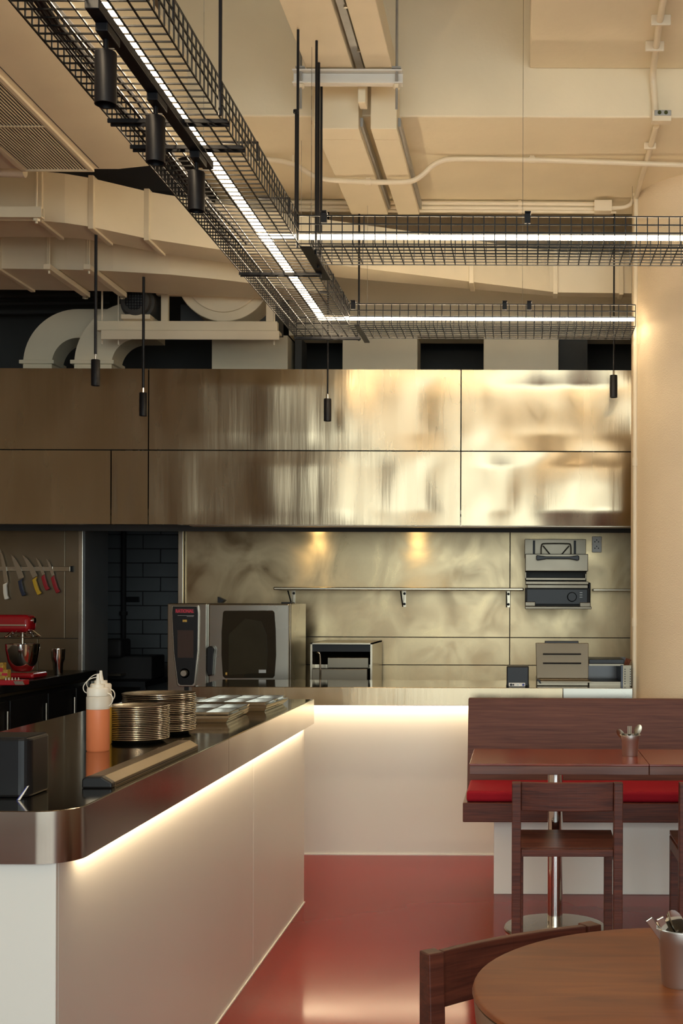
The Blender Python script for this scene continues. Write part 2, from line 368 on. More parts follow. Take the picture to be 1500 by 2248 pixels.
# edge band: two lengths with a joint
def band(path, z0, z1, t):
    m = MB(); n = len(path); vs = []
    for i, p in enumerate(path):
        a = Vector(path[max(i-1, 0)]); b = Vector(path[min(i+1, n-1)]); d = (b-a).normalized(); nn = Vector((-d.y, d.x))
        q = Vector(p) + nn*t
        vs += [(p[0], p[1], z0), (p[0], p[1], z1), (q.x, q.y, z1), (q.x, q.y, z0)]
    fs = []
    for i in range(n-1):
        for k in range(4): fs.append((i*4+k, i*4+(k+1) % 4, (i+1)*4+(k+1) % 4, (i+1)*4+k))
    fs += [(0,1,2,3), tuple((n-1)*4+k for k in (3,2,1,0))]
    return m.add(vs, fs)
o = band([(BX0, BYa)] + arc(BX1-.085, BYa+.085, .085, -PI/2, 0, 14) + [(BX1, 4.18)], 0.845, HC-0.001, 0.012).build('edge_band', 'steel_edge', top)
for p in o.data.polygons: p.use_smooth = True
o.modifiers.new('es', 'EDGE_SPLIT').split_angle = 0.6
band([(BX1, 4.182), (BX1, BYb)], 0.845, HC-0.001, 0.012).build('edge_band', 'steel_edge', top)
B(BX0+.01, BX1-.012, BYb-0.012, BYb, 0.845, HC-.001).build('end_band', 'steel_edge', top)
led = thing('under_counter_light', 'warm light strip under the edge of the bar worktop', 'light strip', (-1.0, 4.3, 0.845))
B(-1.016, -0.992, 2.86, 5.88, 0.853, 0.862).build('housing', 'steel_lt', led)
B(-1.013, -0.995, 2.87, 5.87, 0.850, 0.8535).build('diffuser', 'led_bar', led)
# pass counter at the back
PY0, PY1 = 6.73, 7.36
pb = thing('pass_counter_base', 'white base wall of the pass counter behind the bench', 'counter', (-0.4, 7.2, 0))
B(-1.76, 0.58, 7.035, 7.33, 0, 0.87).build('carcass', 'white_panel', pb)
B(-1.76, -0.13, 7.02, 7.034, 0.006, 0.868).build('front_panel', 'white_panel', pb, bevel=0.002)
B(-0.127, 0.58, 7.02, 7.034, 0.006, 0.868).build('front_panel', 'white_panel', pb, bevel=0.002)
B(-1.76, 0.58, 7.013, 7.0198, 0.0, 0.007).build('sealant', 'white_plastic', pb)
pt = thing('pass_worktop', 'stainless worktop of the pass counter in front of the cooking line', 'worktop', (-0.4, 7.0, 0.86))
B(-1.77, 0.60, PY0+.002, PY1, HC-0.045, HC).build('top', 'steel_top', pt, bevel=0.003)
B(-1.77, X(1237, PY0)-.001, PY0, PY0+.012, 0.862, HC-.001).build('edge_band', 'steel_hood', pt, bevel=0.002)
B(X(1237, PY0)+.001, 0.60, PY0, PY0+.012, 0.862, HC-.001).build('edge_band', 'steel_oven', pt, bevel=0.002)
led = thing('under_counter_light', 'warm light strip under the pass counter edge', 'light strip', (-0.5, 6.98, 0.86))
B(-1.70, 0.5, 6.965, 7.015, 0.870, 0.880).build('housing', 'steel_lt', led)
B(-1.69, 0.49, 6.97, 7.01, 0.866, 0.8705).build('diffuser', 'led_low', led)
B(-1.76, 0.6, PY0+.02, PY1, 0.880, 0.914).build('support_board', 'white_panel', pt)
# low cooking bench that carries oven and fryers
cb = thing('cooking_bench', 'low steel bench under the oven along the kitchen wall', 'bench', (-0.8, 8.1, 0))
B(-2.20, .80, 7.78, 8.49, 0.12, 0.80).build('body', 'steel', cb); B(-2.21, .80, 7.76, 8.49, 0.80, 0.84).build('top', 'steel', cb, bevel=0.004)
for x in (-2.1, -1.0, 0.0, .7): MB().tube([(x, 7.84, 0), (x, 7.84, 0.12)], 0.02, 12).build('foot', 'steel_lt', cb)
# dark side bench at far left with doors
sb = thing('refrigerated_counter', 'black topped undercounter fridge below the knife wall', 'counter', (-3.3, 7.5, 0))
B(-4.2, -2.90, 6.4, 8.45, 0.10, 0.88).build('body', 'black_plastic', sb)
B(-4.25, -2.87, 6.35, 8.47, 0.90, 0.95).build('top', 'black_plastic', sb, bevel=0.005)
B(-4.2, -2.885, 6.38, 8.46, 0.882, 0.90).build('frame', 'steel', sb)
for k, (a, b) in enumerate(((6.42, 7.05), (7.07, 7.62), (7.64, 8.10), (8.12, 8.42))):
    dr = B(-2.90, -2.882, a, b, 0.16, 0.855).build('door', 'black_plastic', sb, bevel=0.004)
    MB().tube([(-2.87, b-.05, .62), (-2.87, b-.05, .80)], 0.007, 8).build('handle', 'steel_lt', dr)
B(-2.895, -2.872, 8.425, 8.46, 0.12, 0.88).build('corner_post', 'steel_lt', sb)

# ================================================================== WIRE CABLE TRAYS AND LED STRIPS
TZ = H + 1.48; TH = 0.112; TXL, TXR = -1.265, -0.925; WR = 0.0029; SP = 0.045
def u_tray(along, a0, a1, c0, c1, name_parent, skip_far=None, skip_near=None):
    """basket tray: along = 'y' or 'x'; a0..a1 run, c0..c1 cross section"""
    def P(a, c, z): return (c, a, z) if along == 'y' else (a, c, z)
    bot = MB(); s1 = MB(); s2 = MB()
    n = int((a1-a0)/SP)
    for i in range(n+1):
        a = a0 + i*SP
        bot.wire(P(a, c0, TZ), P(a, c1, TZ), WR)
        if not (skip_near and skip_near(a)): s1.wire(P(a, c0, TZ), P(a, c0, TZ+TH), WR)
        if not (skip_far and skip_far(a)): s2.wire(P(a, c1, TZ), P(a, c1, TZ+TH), WR)
    nb = 7
    for k in range(nb+1):
        c = c0 + (c1-c0)*k/nb
        bot.wire(P(a0, c, TZ-.004), P(a1, c, TZ-.004), WR)
    for s_, c, sk in ((s1, c0, skip_near), (s2, c1, skip_far)):
        for z in (TZ+0.045, TZ+0.078, TZ+TH):
            if sk is None: s_.wire(P(a0, c, z), P(a1, c, z), WR*1.15)
            else:
                run = None; prev = a0
                for i in range(n+2):
                    a = min(a0 + i*SP, a1)
                    ok = not sk(a)
                    if ok and run is None: run = a
                    if (not ok or i == n+1) and run is not None:
                        s_.wire(P(run, c, z), P(prev, c, z), WR*1.15); run = None
                    prev = a
    stuff(bot.build('bottom_mesh', 'black_wire', name_parent)); stuff(s1.build('side_mesh', 'black_wire', name_parent)); stuff(s2.build('side_mesh', 'black_wire', name_parent))
b1 = (5.17, 5.485); b2 = (6.70, 7.02)
tray = thing('cable_tray', 'long black wire cable tray running away from the camera overhead', 'cable tray', (-1.095, 4.0, TZ))
u_tray('y', -1.5, 7.02, TXL, TXR, tray, skip_far=lambda a: b1[0]+.02 < a < b1[1]-.02 or a > b2[0]+.02)
t1 = thing('cable_tray', 'nearer of two black wire cable tray branches, passing in front of the column', 'cable tray', (0.8, 5.33, TZ), group='cable tray branches')
u_tray('x', TXR, 3.6, b1[0], b1[1], t1)
t2 = thing('cable_tray', 'farther black wire cable tray branch ending at the column, above the hood', 'cable tray', (0.0, 6.86, TZ), group='cable tray branches')
u_tray('x', TXR, 0.605, b2[0], b2[1], t2)
ewm = MB()
for k in range(8): ewm.wire((TXL+.34*k/7, 7.02, TZ), (TXL+.34*k/7, 7.02, TZ+TH), WR)
for z in (TZ+.045, TZ+.078, TZ+TH): ewm.wire((TXL, 7.02, z), (TXR, 7.02, z), WR)
stuff(ewm.build('end_mesh', 'black_wire', tray))
# slotted support bars and couplings with threaded rods
def slotted(p, y, x0, x1, z, nslot):
    m = MB().box(x0, x1, y-.018, y-.012, z-.012, z).box(x0, x1, y+.012, y+.018, z-.012, z)
    n = nslot; w_ = (x1-x0)/n
    for k in range(n+1): m.box(x0+k*w_-.008 if k else x0, x0+k*w_+.008 if k < n else x1, y-.012, y+.012, z-.003, z)
    return m.build('support_bar', 'black', p)
for y in (2.2, 3.84, 4.06, 5.62, 6.98):
    slotted(tray, y, TXL-.004, TXR+.022, TZ-.008, 9)
for y, x in ((2.2, TXL-.02), (2.2, TXR+.02), (3.84, TXR+.02), (5.62, TXR+.02)):
    if 1: MB().tube([(x, y-(.1 if x > -1 and y < 5 else 0), TZ-.03), (x, y-(.1 if x > -1 and y < 5 else 0), (3.299 if 2.6 < y < 5.46 else CEIL) if x < -1 and False else (3.779 if y > 2.6 and x > -1 else CEIL))], 0.0055, 8).build('hanger_rod', 'black', tray)
for y in (3.30, 4.35, 4.95, 6.1, 6.45): # bent clip brackets on the outer side
    m = MB().box(TXR-.12, TXR+.005, y-.006, y+.006, TZ+TH-.003, TZ+TH+.004).box(TXR, TXR+.006, y-.006, y+.006, TZ+.05, TZ+TH+.004)
    m.build('side_clip', 'black', tray, bevel=0.002)
for y0, y1 in ((b1[1]-.005, b1[1]+.30),):
    m = MB().box(TXR-.003, TXR+.004, y0, y1, TZ+.005, TZ+.05)
    m.box(TXR, TXR+.05, y0-.28, y1-.05, TZ-.010, TZ-.004)
    m.build('coupling_plate', 'black', tray, bevel=0.002)
m = MB().box(TXR+.03, TXR+.06, b2[0]-.04, b2[1]+.08, TZ-.014, TZ-.006); m.build('coupling_plate', 'black', t2, bevel=0.002)
for t_, xs_, yy in ((t1, (-0.82, 0.02), b1[0]), (t2, (-0.905, X(1106, 6.7), X(1160, 6.7)), b2[0])):
    for x in xs_: MB().box(x-.012, x+.012, yy-.010, yy+.004, TZ+TH-.030, TZ+TH+.012).box(x-.012, x+.014, yy-.03, yy+.02, TZ+TH+.010, TZ+TH+.014).build('clamp', 'black', t_, bevel=0.001)
for t_, pts in ((t1, ((-0.93, b1[0]+.0), (-0.925+.03, b1[1]), (-0.87, b1[0]+.1))), (t2, ((TXR+.01, b2[1]-.01),))):
    for (x, y) in pts: MB().tube([(x, y, TZ-.02), (x, y, 3.779 if y < 5.8 else 3.589)], 0.0055, 8).build('hanger_rod', 'black', t_)
MB().tube([(-.93, b1[0]-.04, TZ+.06), (-.93, b1[0]-.04, TZ+0.52)], 0.005, 8).lathe([(0, 0), (.012, 0), (.012, .012), (0, .012)], (-.93, b1[0]-.04, TZ+.52), 8).build('hanger_rod', 'black', t1)
# black power cables inside the main tray
for k in range(3):
    pth = [(TXL+.05+.022*k+.014*math.sin(i*1.1+k), 1.0+i*0.25, TZ+.012+.004*k) for i in range(18)]
    tag(MB().tube(pth, 0.007, 6).build('power_cable', 'rubber'), ['outermost black power cable lying in the overhead cable tray', 'middle black power cable lying in the overhead cable tray', 'innermost black power cable lying in the overhead cable tray'][k], 'cable', 'cables in the tray')
# LED profiles
SZ = H + 1.544; SXC = -1.097
def strip(name, label, a, b, horizontal):
    t = thing('led_light', label, 'light strip', ((a[0]+b[0])/2, (a[1]+b[1])/2, SZ), group='LED strips in the cable trays')
    if not horizontal:
        B(a[0]-.013, a[0]+.013, a[1], b[1], SZ+.0135, SZ+.020).build('profile', 'steel_lt', t)
        B(a[0]-.0165, a[0]+.0165, a[1], b[1], SZ+.001, SZ+.013).build('diffuser', 'led', t)
    else:
        B(a[0], b[0], a[1]-.013, a[1]+.013, SZ+.0135, SZ+.020).build('profile', 'steel_lt', t)
        B(a[0], b[0], a[1]-.0165, a[1]+.0165, SZ+.001, SZ+.013).build('diffuser', 'led', t)
    return t
ls = strip('s', 'glowing LED strip along the long overhead cable tray', (SXC, -1.2), (SXC, 6.877), False)
l1 = strip('s', 'glowing LED strip in the nearer cable tray branch', (SXC+.02, 5.33), (3.5, 5.33), True)
l2 = strip('s', 'glowing LED strip in the farther cable tray branch', (SXC+.02, 6.86), (0.612, 6.86), True)
for t_, pts in ((ls, ((SXC, 2.2), (SXC, 4.3), (SXC, 6.2))), (l1, ((-.9, 5.33), (0.0, 5.33), (1.2, 5.33))), (l2, ((-.85, 6.86), (0, 6.86), (.6, 6.86)))):
    for (x, y) in pts: MB().tube([(x, y, SZ+.02), (x, y, 3.589 if (y > BY0 and -.96 < x < -.75) else 3.779 if -.96 < x < -.75 else BZ if (y > BY0 and x > -1.7) else (3.93 if x > .03 else CEIL))], 0.0012, 5).build('suspension_wire', 'steel_lt', t_)
# track with three cylinder spots
TRX = -1.055
tag(B(TRX-.018, TRX+.018, 3.06, 4.20, TZ-.033, TZ-.007).build('track_rail', 'black', bevel=0.002), 'black spotlight track fixed below the overhead cable tray', 'light track')
for k, (px, lab) in enumerate(((228, 'nearest black cylinder spotlight on the overhead track'), (338, 'middle black cylinder spotlight on the overhead track'), (428, 'farthest black cylinder spotlight on the overhead track'))):
    d = (3.18, 3.61, 4.07)[k]
    xx = X(px, d)
    s_ = thing('track_spotlight', lab, 'spotlight', (xx, d, TZ-.26), group='track spotlights')
    zt = Z((118, 260, 380)[k], d); zb = Z((233, 360, 466)[k], d)
    B(TRX-.016, TRX+.016, d-.05, d+.05, TZ-.056, TZ-.033).build('adapter', 'black', s_, bevel=0.003)
    MB().tube([(xx, d, TZ-.056), (xx, d, zt)], 0.007, 10).build('stem', 'black', s_)
    MB().lathe([(0, zt), (.0255, zt), (.0275, zt-.003), (.0275, zb), (.024, zb), (.022, zb+.02), (0, zb+.02)], (xx, d, 0), 32).build('housing', 'black', s_)
    l = bpy.data.lights.new('track_spot', 'SPOT'); l.energy = 5; l.color = (1, .8, .55); l.spot_size = 0.9; l.spot_blend = .8; l.shadow_soft_size = .02
    lo = bpy.data.objects.new('track_spot', l); C.objects.link(lo); lo.location = (xx, d, zb+.012)
# hanging spots
for k, (px, y0, y1, d, lab) in enumerate(((208, 793, 850, 6.4, 'leftmost black cylinder pendant in front of the hood'), (313, 865, 916, 7.15, 'black cylinder pendant beside the hood seam at left'),
        (718, 877, 926, 7.30, 'black cylinder pendant hanging below the cable tray corner'), (1346, 823, 872, 7.3, 'black cylinder pendant hanging near the column'))):
    x = X(px, d); zt, zb = Z(y0, d), Z(y1, d)
    s_ = thing('pendant_spotlight', lab, 'pendant light', (x, d, zb), group='pendants before the hood')
    MB().lathe([(0, zt), (.020, zt), (.022, zt-.003), (.022, zb), (.018, zb), (.016, zb+.015), (0, zb+.015)], (x, d, 0), 24).build('housing', 'black', s_)
    MB().tube([(x, d, zt), (x, d, zt+.028)], 0.006, 8).build('joint', 'chrome', s_)
    zc = BZ if (BY0 < d < BY1 and x > -1.7) else CEIL
    MB().tube([(x, d, zt+.028), (x, d, (3.298, 3.268, zc, zc)[k])], 0.008 if k < 2 else 0.005, 8).build('rod', 'black', s_)

# ================================================================== DUCTS AND SERVICES
def duct(root, pts, wid, z0, z1, m='cream_duct', flanges=(), flange_t=0.012):
    """pts: plan of the near lower edge; the far side lies wid behind it"""
    n = len(pts)
    for i in range(n-1):
        (xa_, ya_), (xb_, yb_) = pts[i], pts[i+1]
        wa = wid if not callable(wid) else wid(xa_); wb_ = wid if not callable(wid) else wid(xb_)
        MB().hexa([(xa_,ya_,z0),(xb_,yb_,z0),(xb_,yb_+wb_,z0),(xa_,ya_+wa,z0),(xa_,ya_,z1),(xb_,yb_,z1),(xb_,yb_+wb_,z1),(xa_,ya_+wa,z1)]).build('duct_section', m, root)
    for (x, y) in flanges:
        B(x-.014, x+.014, y-flange_t, y+(wid if not callable(wid) else wid(x))+flange_t, z0-flange_t, z1+flange_t).build('flange', m, root, bevel=.003)
da = thing('air_duct', 'upper cream rectangular air duct bending across below the ceiling', 'duct', (-1.5, 6.6, 3.30))
cur = [(-4.2, 6.2), (-2.40, 6.2)]
duct(da, [(-4.2, 6.2), (-2.39, 6.2), (-2.28, 6.235), (-2.17, 6.30), (-2.06, 6.40), (-1.95, 6.50), (-1.62, 6.70), (-1.03, 7.0), (-0.45, 7.28), (0.165, 7.58), (0.22, 7.60), (0.84, 7.62)],
     lambda x: 0.28 if x < -1.0 else max(0.10, 0.28 - 0.15*(x+1.0)), 3.30, 3.545, flanges=((-2.39, 6.2), (-2.17, 6.30), (-1.95, 6.50), (-0.3, 7.35), (0.2, 7.60), (0.6, 7.61)))
db = thing('air_duct', 'lower cream air duct on strut hangers above the fan motor', 'duct', (-2.4, 7.2, 3.27))
duct(db, [(-4.4, 6.98), (-3.0, 6.98), (-2.55, 7.0), (-2.3, 7.03), (-2.0, 7.10), (-1.75, 7.20), (-1.5, 7.33), (-1.2, 7.52)], lambda x: 0.48 if x < -1.9 else 0.48-0.25*(x+1.9)/0.7*1.0, 3.27, 3.50, flanges=((-2.92, 6.98),))
for px in (113, 200):
    x = X(px, 6.95)
    h = B(x-.02, x+.02, 6.86, 7.50, 3.235, 3.265).build('strut_hanger', 'cream_duct', db, bevel=.003)
    MB().tube([(x, 6.90, 3.22), (x, 6.90, CEIL)], .006, 8).tube([(x, 7.47, 3.22), (x, 7.47, CEIL)], .006, 8).build('threaded_rod', 'cream_duct', h)
    MB().tube([(x-.02, 6.93, 3.25), (x-.02, 6.93, 3.56)], .010, 8).build('rod_sleeve', 'cream_duct', h)
    MB().lathe([(.018, 0), (.018, .012), (0, .012)], (x, 7.47, 3.222), 6).build('nut', 'steel_lt', h)
dk = thing('dark_gap_box', 'added black box standing in for the dark gap above the upper cream duct', 'duct', (-2.6, 7.0, 3.56))  # black box and band added so the gap above the duct looks dark
B(-4.6, -1.74, 6.80, 7.3, 3.56, 4.25).build('body', 'rubber', dk, bevel=.02); B(-4.6, -1.74, 6.785, 6.799, 3.62, 3.64).build('gap_box_band', 'black', dk)
# left strut channel with rod
sc = thing('strut_channel', 'cream strut channel at the left edge below the upper duct', 'strut', (-2.7, 5.95, 3.22))
MB().box(-3.4, -2.28, 5.93, 5.97, 3.235, 3.243).box(-3.4, -2.28, 5.93, 5.938, 3.243, 3.285).box(-3.4, -2.28, 5.962, 5.97, 3.243, 3.285).build('channel', 'cream_duct', sc)
MB().tube([(-2.31, 5.95, 3.21), (-2.31, 5.95, CEIL)], .006, 8).build('rod', 'cream_duct', sc)
MB().lathe([(.018, 0), (.018, .012), (0, .012)], (-2.31, 5.95, 3.22), 6).build('nut', 'cream_duct', sc)
# duct elbows rising from the hood
def elbow(px, py, d, ro, ri, lab):
    c_x, c_z = X(px, d), Z(py, d)
    t = thing('duct_elbow', lab, 'duct', (c_x-ro, d, hz1), group='elbow ducts on the hood')
    outer = arc(c_x, c_z, ro, PI, PI/2, 16); inner = arc(c_x, c_z, ri, PI/2, PI, 16)
    m = MB(); n = 17
    vs = [(p[0], d, p[1]) for p in outer] + [(p[0], d, p[1]) for p in inner[::-1]] + [(p[0], d+.20, p[1]) for p in outer] + [(p[0], d+.20, p[1]) for p in inner[::-1]]
    fs = []
    for i in range(16):
        fs += [(i, i+1, n+i+1, n+i), (2*n+i, 3*n+i, 3*n+i+1, 2*n+i+1), (i, 2*n+i, 2*n+i+1, i+1), (n+i, n+i+1, 3*n+i+1, 3*n+i)]
    fs += [(0, n, 3*n, 2*n), (n-1, 3*n-1, 4*n-1, 2*n-1)]
    m.add(vs, fs).build('bend', 'cream_duct', t)
    B(c_x, c_x+(.22 if px < 200 else .12), d, d+.20, c_z+ri, c_z+ro).build('straight', 'cream_duct', t)
    B(c_x-ro-.02, c_x-ri+.02, d-.02, d+.21, c_z, c_z+.025).build('flange', 'cream_duct', t, bevel=.003)
    B(c_x-ro, c_x-ri, d, d+.20, hz1-.003, c_z).build('neck', 'cream_duct', t)
elbow(170, 803, 8.13, .358, .172, 'curved duct elbow rising from the hood at far left')
elbow(299, 803, 7.92, .397, .161, 'curved duct elbow rising from the hood behind the fan frame')
# blower fan on its frame
FD = 7.75
bl = thing('exhaust_fan', 'cream exhaust fan with dark motor on a steel frame above the hood', 'fan', (X(440, FD), FD, Z(745, FD)))
B(X(215, FD), X(610, FD), FD-.05, FD, Z(732, FD), Z(711, FD)).build('frame_rail', 'cream_duct', bl, bevel=.004)
MB().box(X(232, FD), X(618, FD), FD-.10, FD-.02, Z(742, FD), Z(736, FD)).box(X(232, FD), X(618, FD), FD-.10, FD-.094, Z(755, FD), Z(742, FD)).build('support_channel', 'cream_duct', bl)
B(X(342, FD), X(565, FD), FD-.03, FD+.02, Z(653, FD), Z(641, FD)).build('top_rail', 'cream_duct', bl, bevel=.01)
for px in (362, 592): B(X(px-8, FD), X(px+8, FD), FD-.03, FD, Z(711, FD), Z(641, FD)).build('upright', 'cream_duct', bl, bevel=.003)
ce = (X(487, FD), Z(600, FD))
pl = [p for p in arc(ce[0], ce[1], .30, -PI+.1, -.1, 24)]
MB().prism(pl, 'y', FD+.02, FD+.40).build('scroll_housing', 'cream_duct', bl, bevel=.006)
MB().prism(arc(ce[0], ce[1], .245, -PI+.1, -.1, 24), 'y', FD+.0, FD+.02).build('scroll_plate', 'cream_duct', bl, bevel=.004)
B(X(370, FD), X(592, FD), FD+.25, FD+.42, Z(711, FD), Z(650, FD)).build('back_plate', 'plenum', bl)
mc = (X(306, FD), Z(672, FD))
mo = MB().lathe([(0, 0), (.075, 0), (.088, .012), (.09, .05), (.105, .06), (.105, .28), (0, .28)], (mc[0], FD-.12, mc[1]), 32, 'y').build('motor', 'plenum', bl)
gm = MB()
for k in range(-3, 4):
    hh = math.sqrt(max(.0001, .06**2-(k*.017)**2)); gm.box(mc[0]+k*.017-.002, mc[0]+k*.017+.002, FD-.128, FD-.120, mc[1]-hh, mc[1]+hh); gm.box(mc[0]-hh, mc[0]+hh, FD-.128, FD-.120, mc[1]+k*.017-.002, mc[1]+k*.017+.002)
gm.build('fan_guard', 'black', mo)
B(mc[0]-.09, mc[0]+.09, FD-.10, FD+.1, Z(711, FD), mc[1]-.08).build('motor_mount', 'cream_duct', bl, bevel=.005)
for px, d in ((222, FD-.03), (600, FD-.03), (258, FD-.03)): MB().tube([(X(px, d), d, Z(760, d)), (X(px, d), d, CEIL)], .006, 8).build('threaded_rod', 'cream_duct', bl)
# dark service pipes behind, left
for k, (py, r) in enumerate(((655, .02), (672, .014), (690, .02))):
    tag(MB().tube([(-4.9, 8.9, Z(py+3, 8.9)), (X(240, 8.9), 8.9, Z(py-4, 8.9))], r, 10).build('service_pipe', 'plenum'), ['uppermost', 'middle', 'lowest'][k]+' dark pipe on the far wall above the hood at left', 'pipe', 'dark pipes above the hood')
# ceiling trunking pair
for k, (x0, x1) in enumerate(((-.96, -.755), (-.70, -.58))):
    t = thing('trunking', ['wide cream trunking stepping down under the beam', 'narrow cream trunking beside the wide one under the beam'][k], 'trunking', ((x0+x1)/2, 5.75, 3.59))
    B(x0, x1, 2.6, 5.75, 3.78, 3.90).build('upper_run', 'cream_duct', t, bevel=.003)
    MB().prism([(5.75, 3.90), (5.75, 3.59), (5.885, 3.59), (5.885, 3.90)], 'x', x0, x1).build('drop', 'cream_duct', t, bevel=.003)
    B(x0, x1, 5.888, 7.02, 3.59, 3.70).build('lower_run', 'cream_duct', t, bevel=.003)
    B(x1+.001, x1+.014, 5.80, 7.02, 3.62, 3.66).build('side_rail', 'grey_box', t)
for x in (-.728,):
    t = thing('steel_channel', 'dark slotted channel between the two trunkings', 'channel', (x, 5.0, 3.8))
    B(x-.016, x+.016, 2.8, 5.66, 3.80, 3.84).build('channel', 'grey_box', t); B(x-.014, x+.02, 5.62, 5.70, 3.66, 3.82).build('end_bracket', 'cream_duct', t, bevel=.003)
    for y in (4.6, 5.0, 5.4): MB().lathe([(.008, 0), (.008, .01), (0, .012)], (x+.018, y, 3.79), 8).build('bolt', 'steel_lt', t)
st = thing('strut_channel', 'cream strut channel carrying the two ceiling trunkings', 'strut', (-.78, 5.55, 3.70))
MB().box(-1.02, -.535, 5.53, 5.57, 3.765, 3.772).box(-1.02, -.535, 5.53, 5.57, 3.71, 3.717).box(-1.02, -.535, 5.565, 5.57, 3.717, 3.765).build('channel', 'white_plastic', st)
for x in (-.985, -.56):
    MB().tube([(x, 5.545, 3.60), (x, 5.545, CEIL)], .006, 8).build('threaded_rod', 'grey_box', st)
    MB().lathe([(0, 0), (.016, 0), (.016, .016), (0, .016)], (x, 5.545, 3.692), 6).build('nut', 'cream_duct', st)
    B(x-.02, x+.02, 5.52, 5.58, 3.774, 3.78).build('washer', 'grey_box', st)
# conduits
def smooth_path(pts, k=3):
    P = [Vector(p) for p in pts]
    for _ in range(k):
        Q = [P[0]]
        for a, b in zip(P[:-1], P[1:]): Q += [a*.75+b*.25, a*.25+b*.75]
        Q.append(P[-1]); P = Q
    return P
D = 6.4
pp = [(X(x, D), D, Z(y, D)) for x, y in ((470, 352), (560, 350), (640, 358), (690, 394), (760, 400), (885, 402), (915, 395), (958, 352), (1010, 349), (1165, 351), (1300, 355), (1520, 362))]
cd = thing('conduit', 'long cream conduit dipping under the trunkings', 'conduit', (0, D, 3.6))
MB().tube(smooth_path(pp), .0135, 12).build('pipe', 'pvc', cd)
for px, py in ((805, 401), (1165, 351)):
    MB().tube([(X(px-7, D), D, Z(py, D)), (X(px+7, D), D, Z(py, D))], .017, 12).box(X(px-5, D), X(px+5, D), D-.004, D+.004, Z(py, D), BZ if px > 900 else 3.585).build('saddle', 'pvc', cd)
MB().tube([(X(640, D), D, Z(363, D)), (X(640, D), D, BZ)], .006, 8).build('drop_rod', 'pvc', cd)
for k, (py, r, x1) in enumerate(((446, .014, 1310), (456, .012, 1310), (463, .009, 1350))):
    d = 7.1
    e = [(X(440, d), d, Z(py, d)), (X(1100, d), d, Z(py+1, d)), (X(x1, d), d, Z(py+2, d))]
    c_ = thing('conduit', ['top', 'middle', 'bottom'][k] + ' one of three straight cream conduits under the beam', 'conduit', (0, d, Z(py, d)), group='straight conduits under the beam')
    MB().tube(e, r, 10).build('pipe', 'pvc', c_)
    MB().tube([(X(1135, d), d, Z(py+1, d)), (X(1142, d), d, Z(py+1, d))], r+.005, 10).build('coupling', 'pvc', c_)
jb = thing('junction_box', 'cream junction box at the end of the straight conduits', 'junction box', (X(1321, 7.08), 7.08, Z(462, 7.08)))
B(X(1303, 7.05), X(1340, 7.05), 7.04, 7.12, Z(462, 7.05), Z(440, 7.05)).build('body', 'pvc', jb, bevel=.004); B(X(1302, 7.04), X(1341, 7.04), 7.03, 7.042, Z(463, 7.04), Z(439, 7.04)).build('lid', 'pvc', jb, bevel=.003)
d = 7.05
tag(MB().tube(smooth_path([(X(1341, d), d, Z(456, d)), (X(1370, d), d, Z(455, d)), (X(1386, d), d, Z(445, d)), (X(1389, d), d, Z(425, d))]), .012, 10).build('conduit', 'pvc'), 'short bent cream conduit from junction box to column pipe', 'conduit')
cp = thing('conduit', 'cream conduit crossing the beam face and dropping to the column', 'conduit', (.62, 5.8, 3.7))
MB().tube(smooth_path([(.565, 4.3, 3.905), (.575, 5.2, 3.905), (.60, 5.72, 3.905), (.605, 5.85, 3.89), (.613, 5.862, 3.80), (.62, 5.862, 3.71)]), .015, 12).build('pipe', 'pvc', cp)
MB().tube([(.634, 5.95, 3.685), (.634, 7.0, 3.685)], .0145, 12).build('pipe', 'pvc', cp)
for y in (5.35, 5.6): B(.545, .63, y-.008, y+.008, 3.884, 3.93).build('saddle', 'pvc', cp, bevel=.004)
B(.60, .66, 6.2, 6.22, 3.667, 3.70).build('saddle', 'pvc', cp, bevel=.004)
gb = thing('junction_box', 'grey metal junction box at the beam edge', 'junction box', (.645, 5.87, 3.66))
B(.602, .692, 5.835, 5.888, 3.665, 3.715).build('body', 'pvc', gb, bevel=.003); B(.612, .69, 5.828, 5.835, 3.688, 3.713).build('cover', 'grey_box', gb, bevel=.002)
for x in (.635, .665): MB().lathe([(0, 0), (.009, 0), (.009, .003), (0, .003)], (x, 5.824, 3.70), 12, 'y').build('knockout', 'green_glass', gb)
jc = thing('junction_box', 'small cream conduit box at the top of the column pipe', 'junction box', (.62, 7.0, 3.60))
B(X(1385, 7.0), X(1398, 7.0), 6.97, 7.03, Z(432, 7.0), Z(394, 7.0)).build('body', 'pvc', jc, bevel=.004)
cpp = thing('conduit', 'vertical cream conduit running down beside the column', 'conduit', (X(1394, 7.0), 7.0, .9))
MB().tube([(X(1394, 7.0), 7.0, 3.685), (X(1394, 7.0), 7.0, 0.0)], .0135, 12).build('pipe', 'pvc', cpp)
for py in (1013, 1365): MB().tube([(X(1394, 7.0), 7.0, Z(py+9, 7.0)), (X(1394, 7.0), 7.0, Z(py-9, 7.0))], .018, 12).build('coupling', 'pvc', cpp)
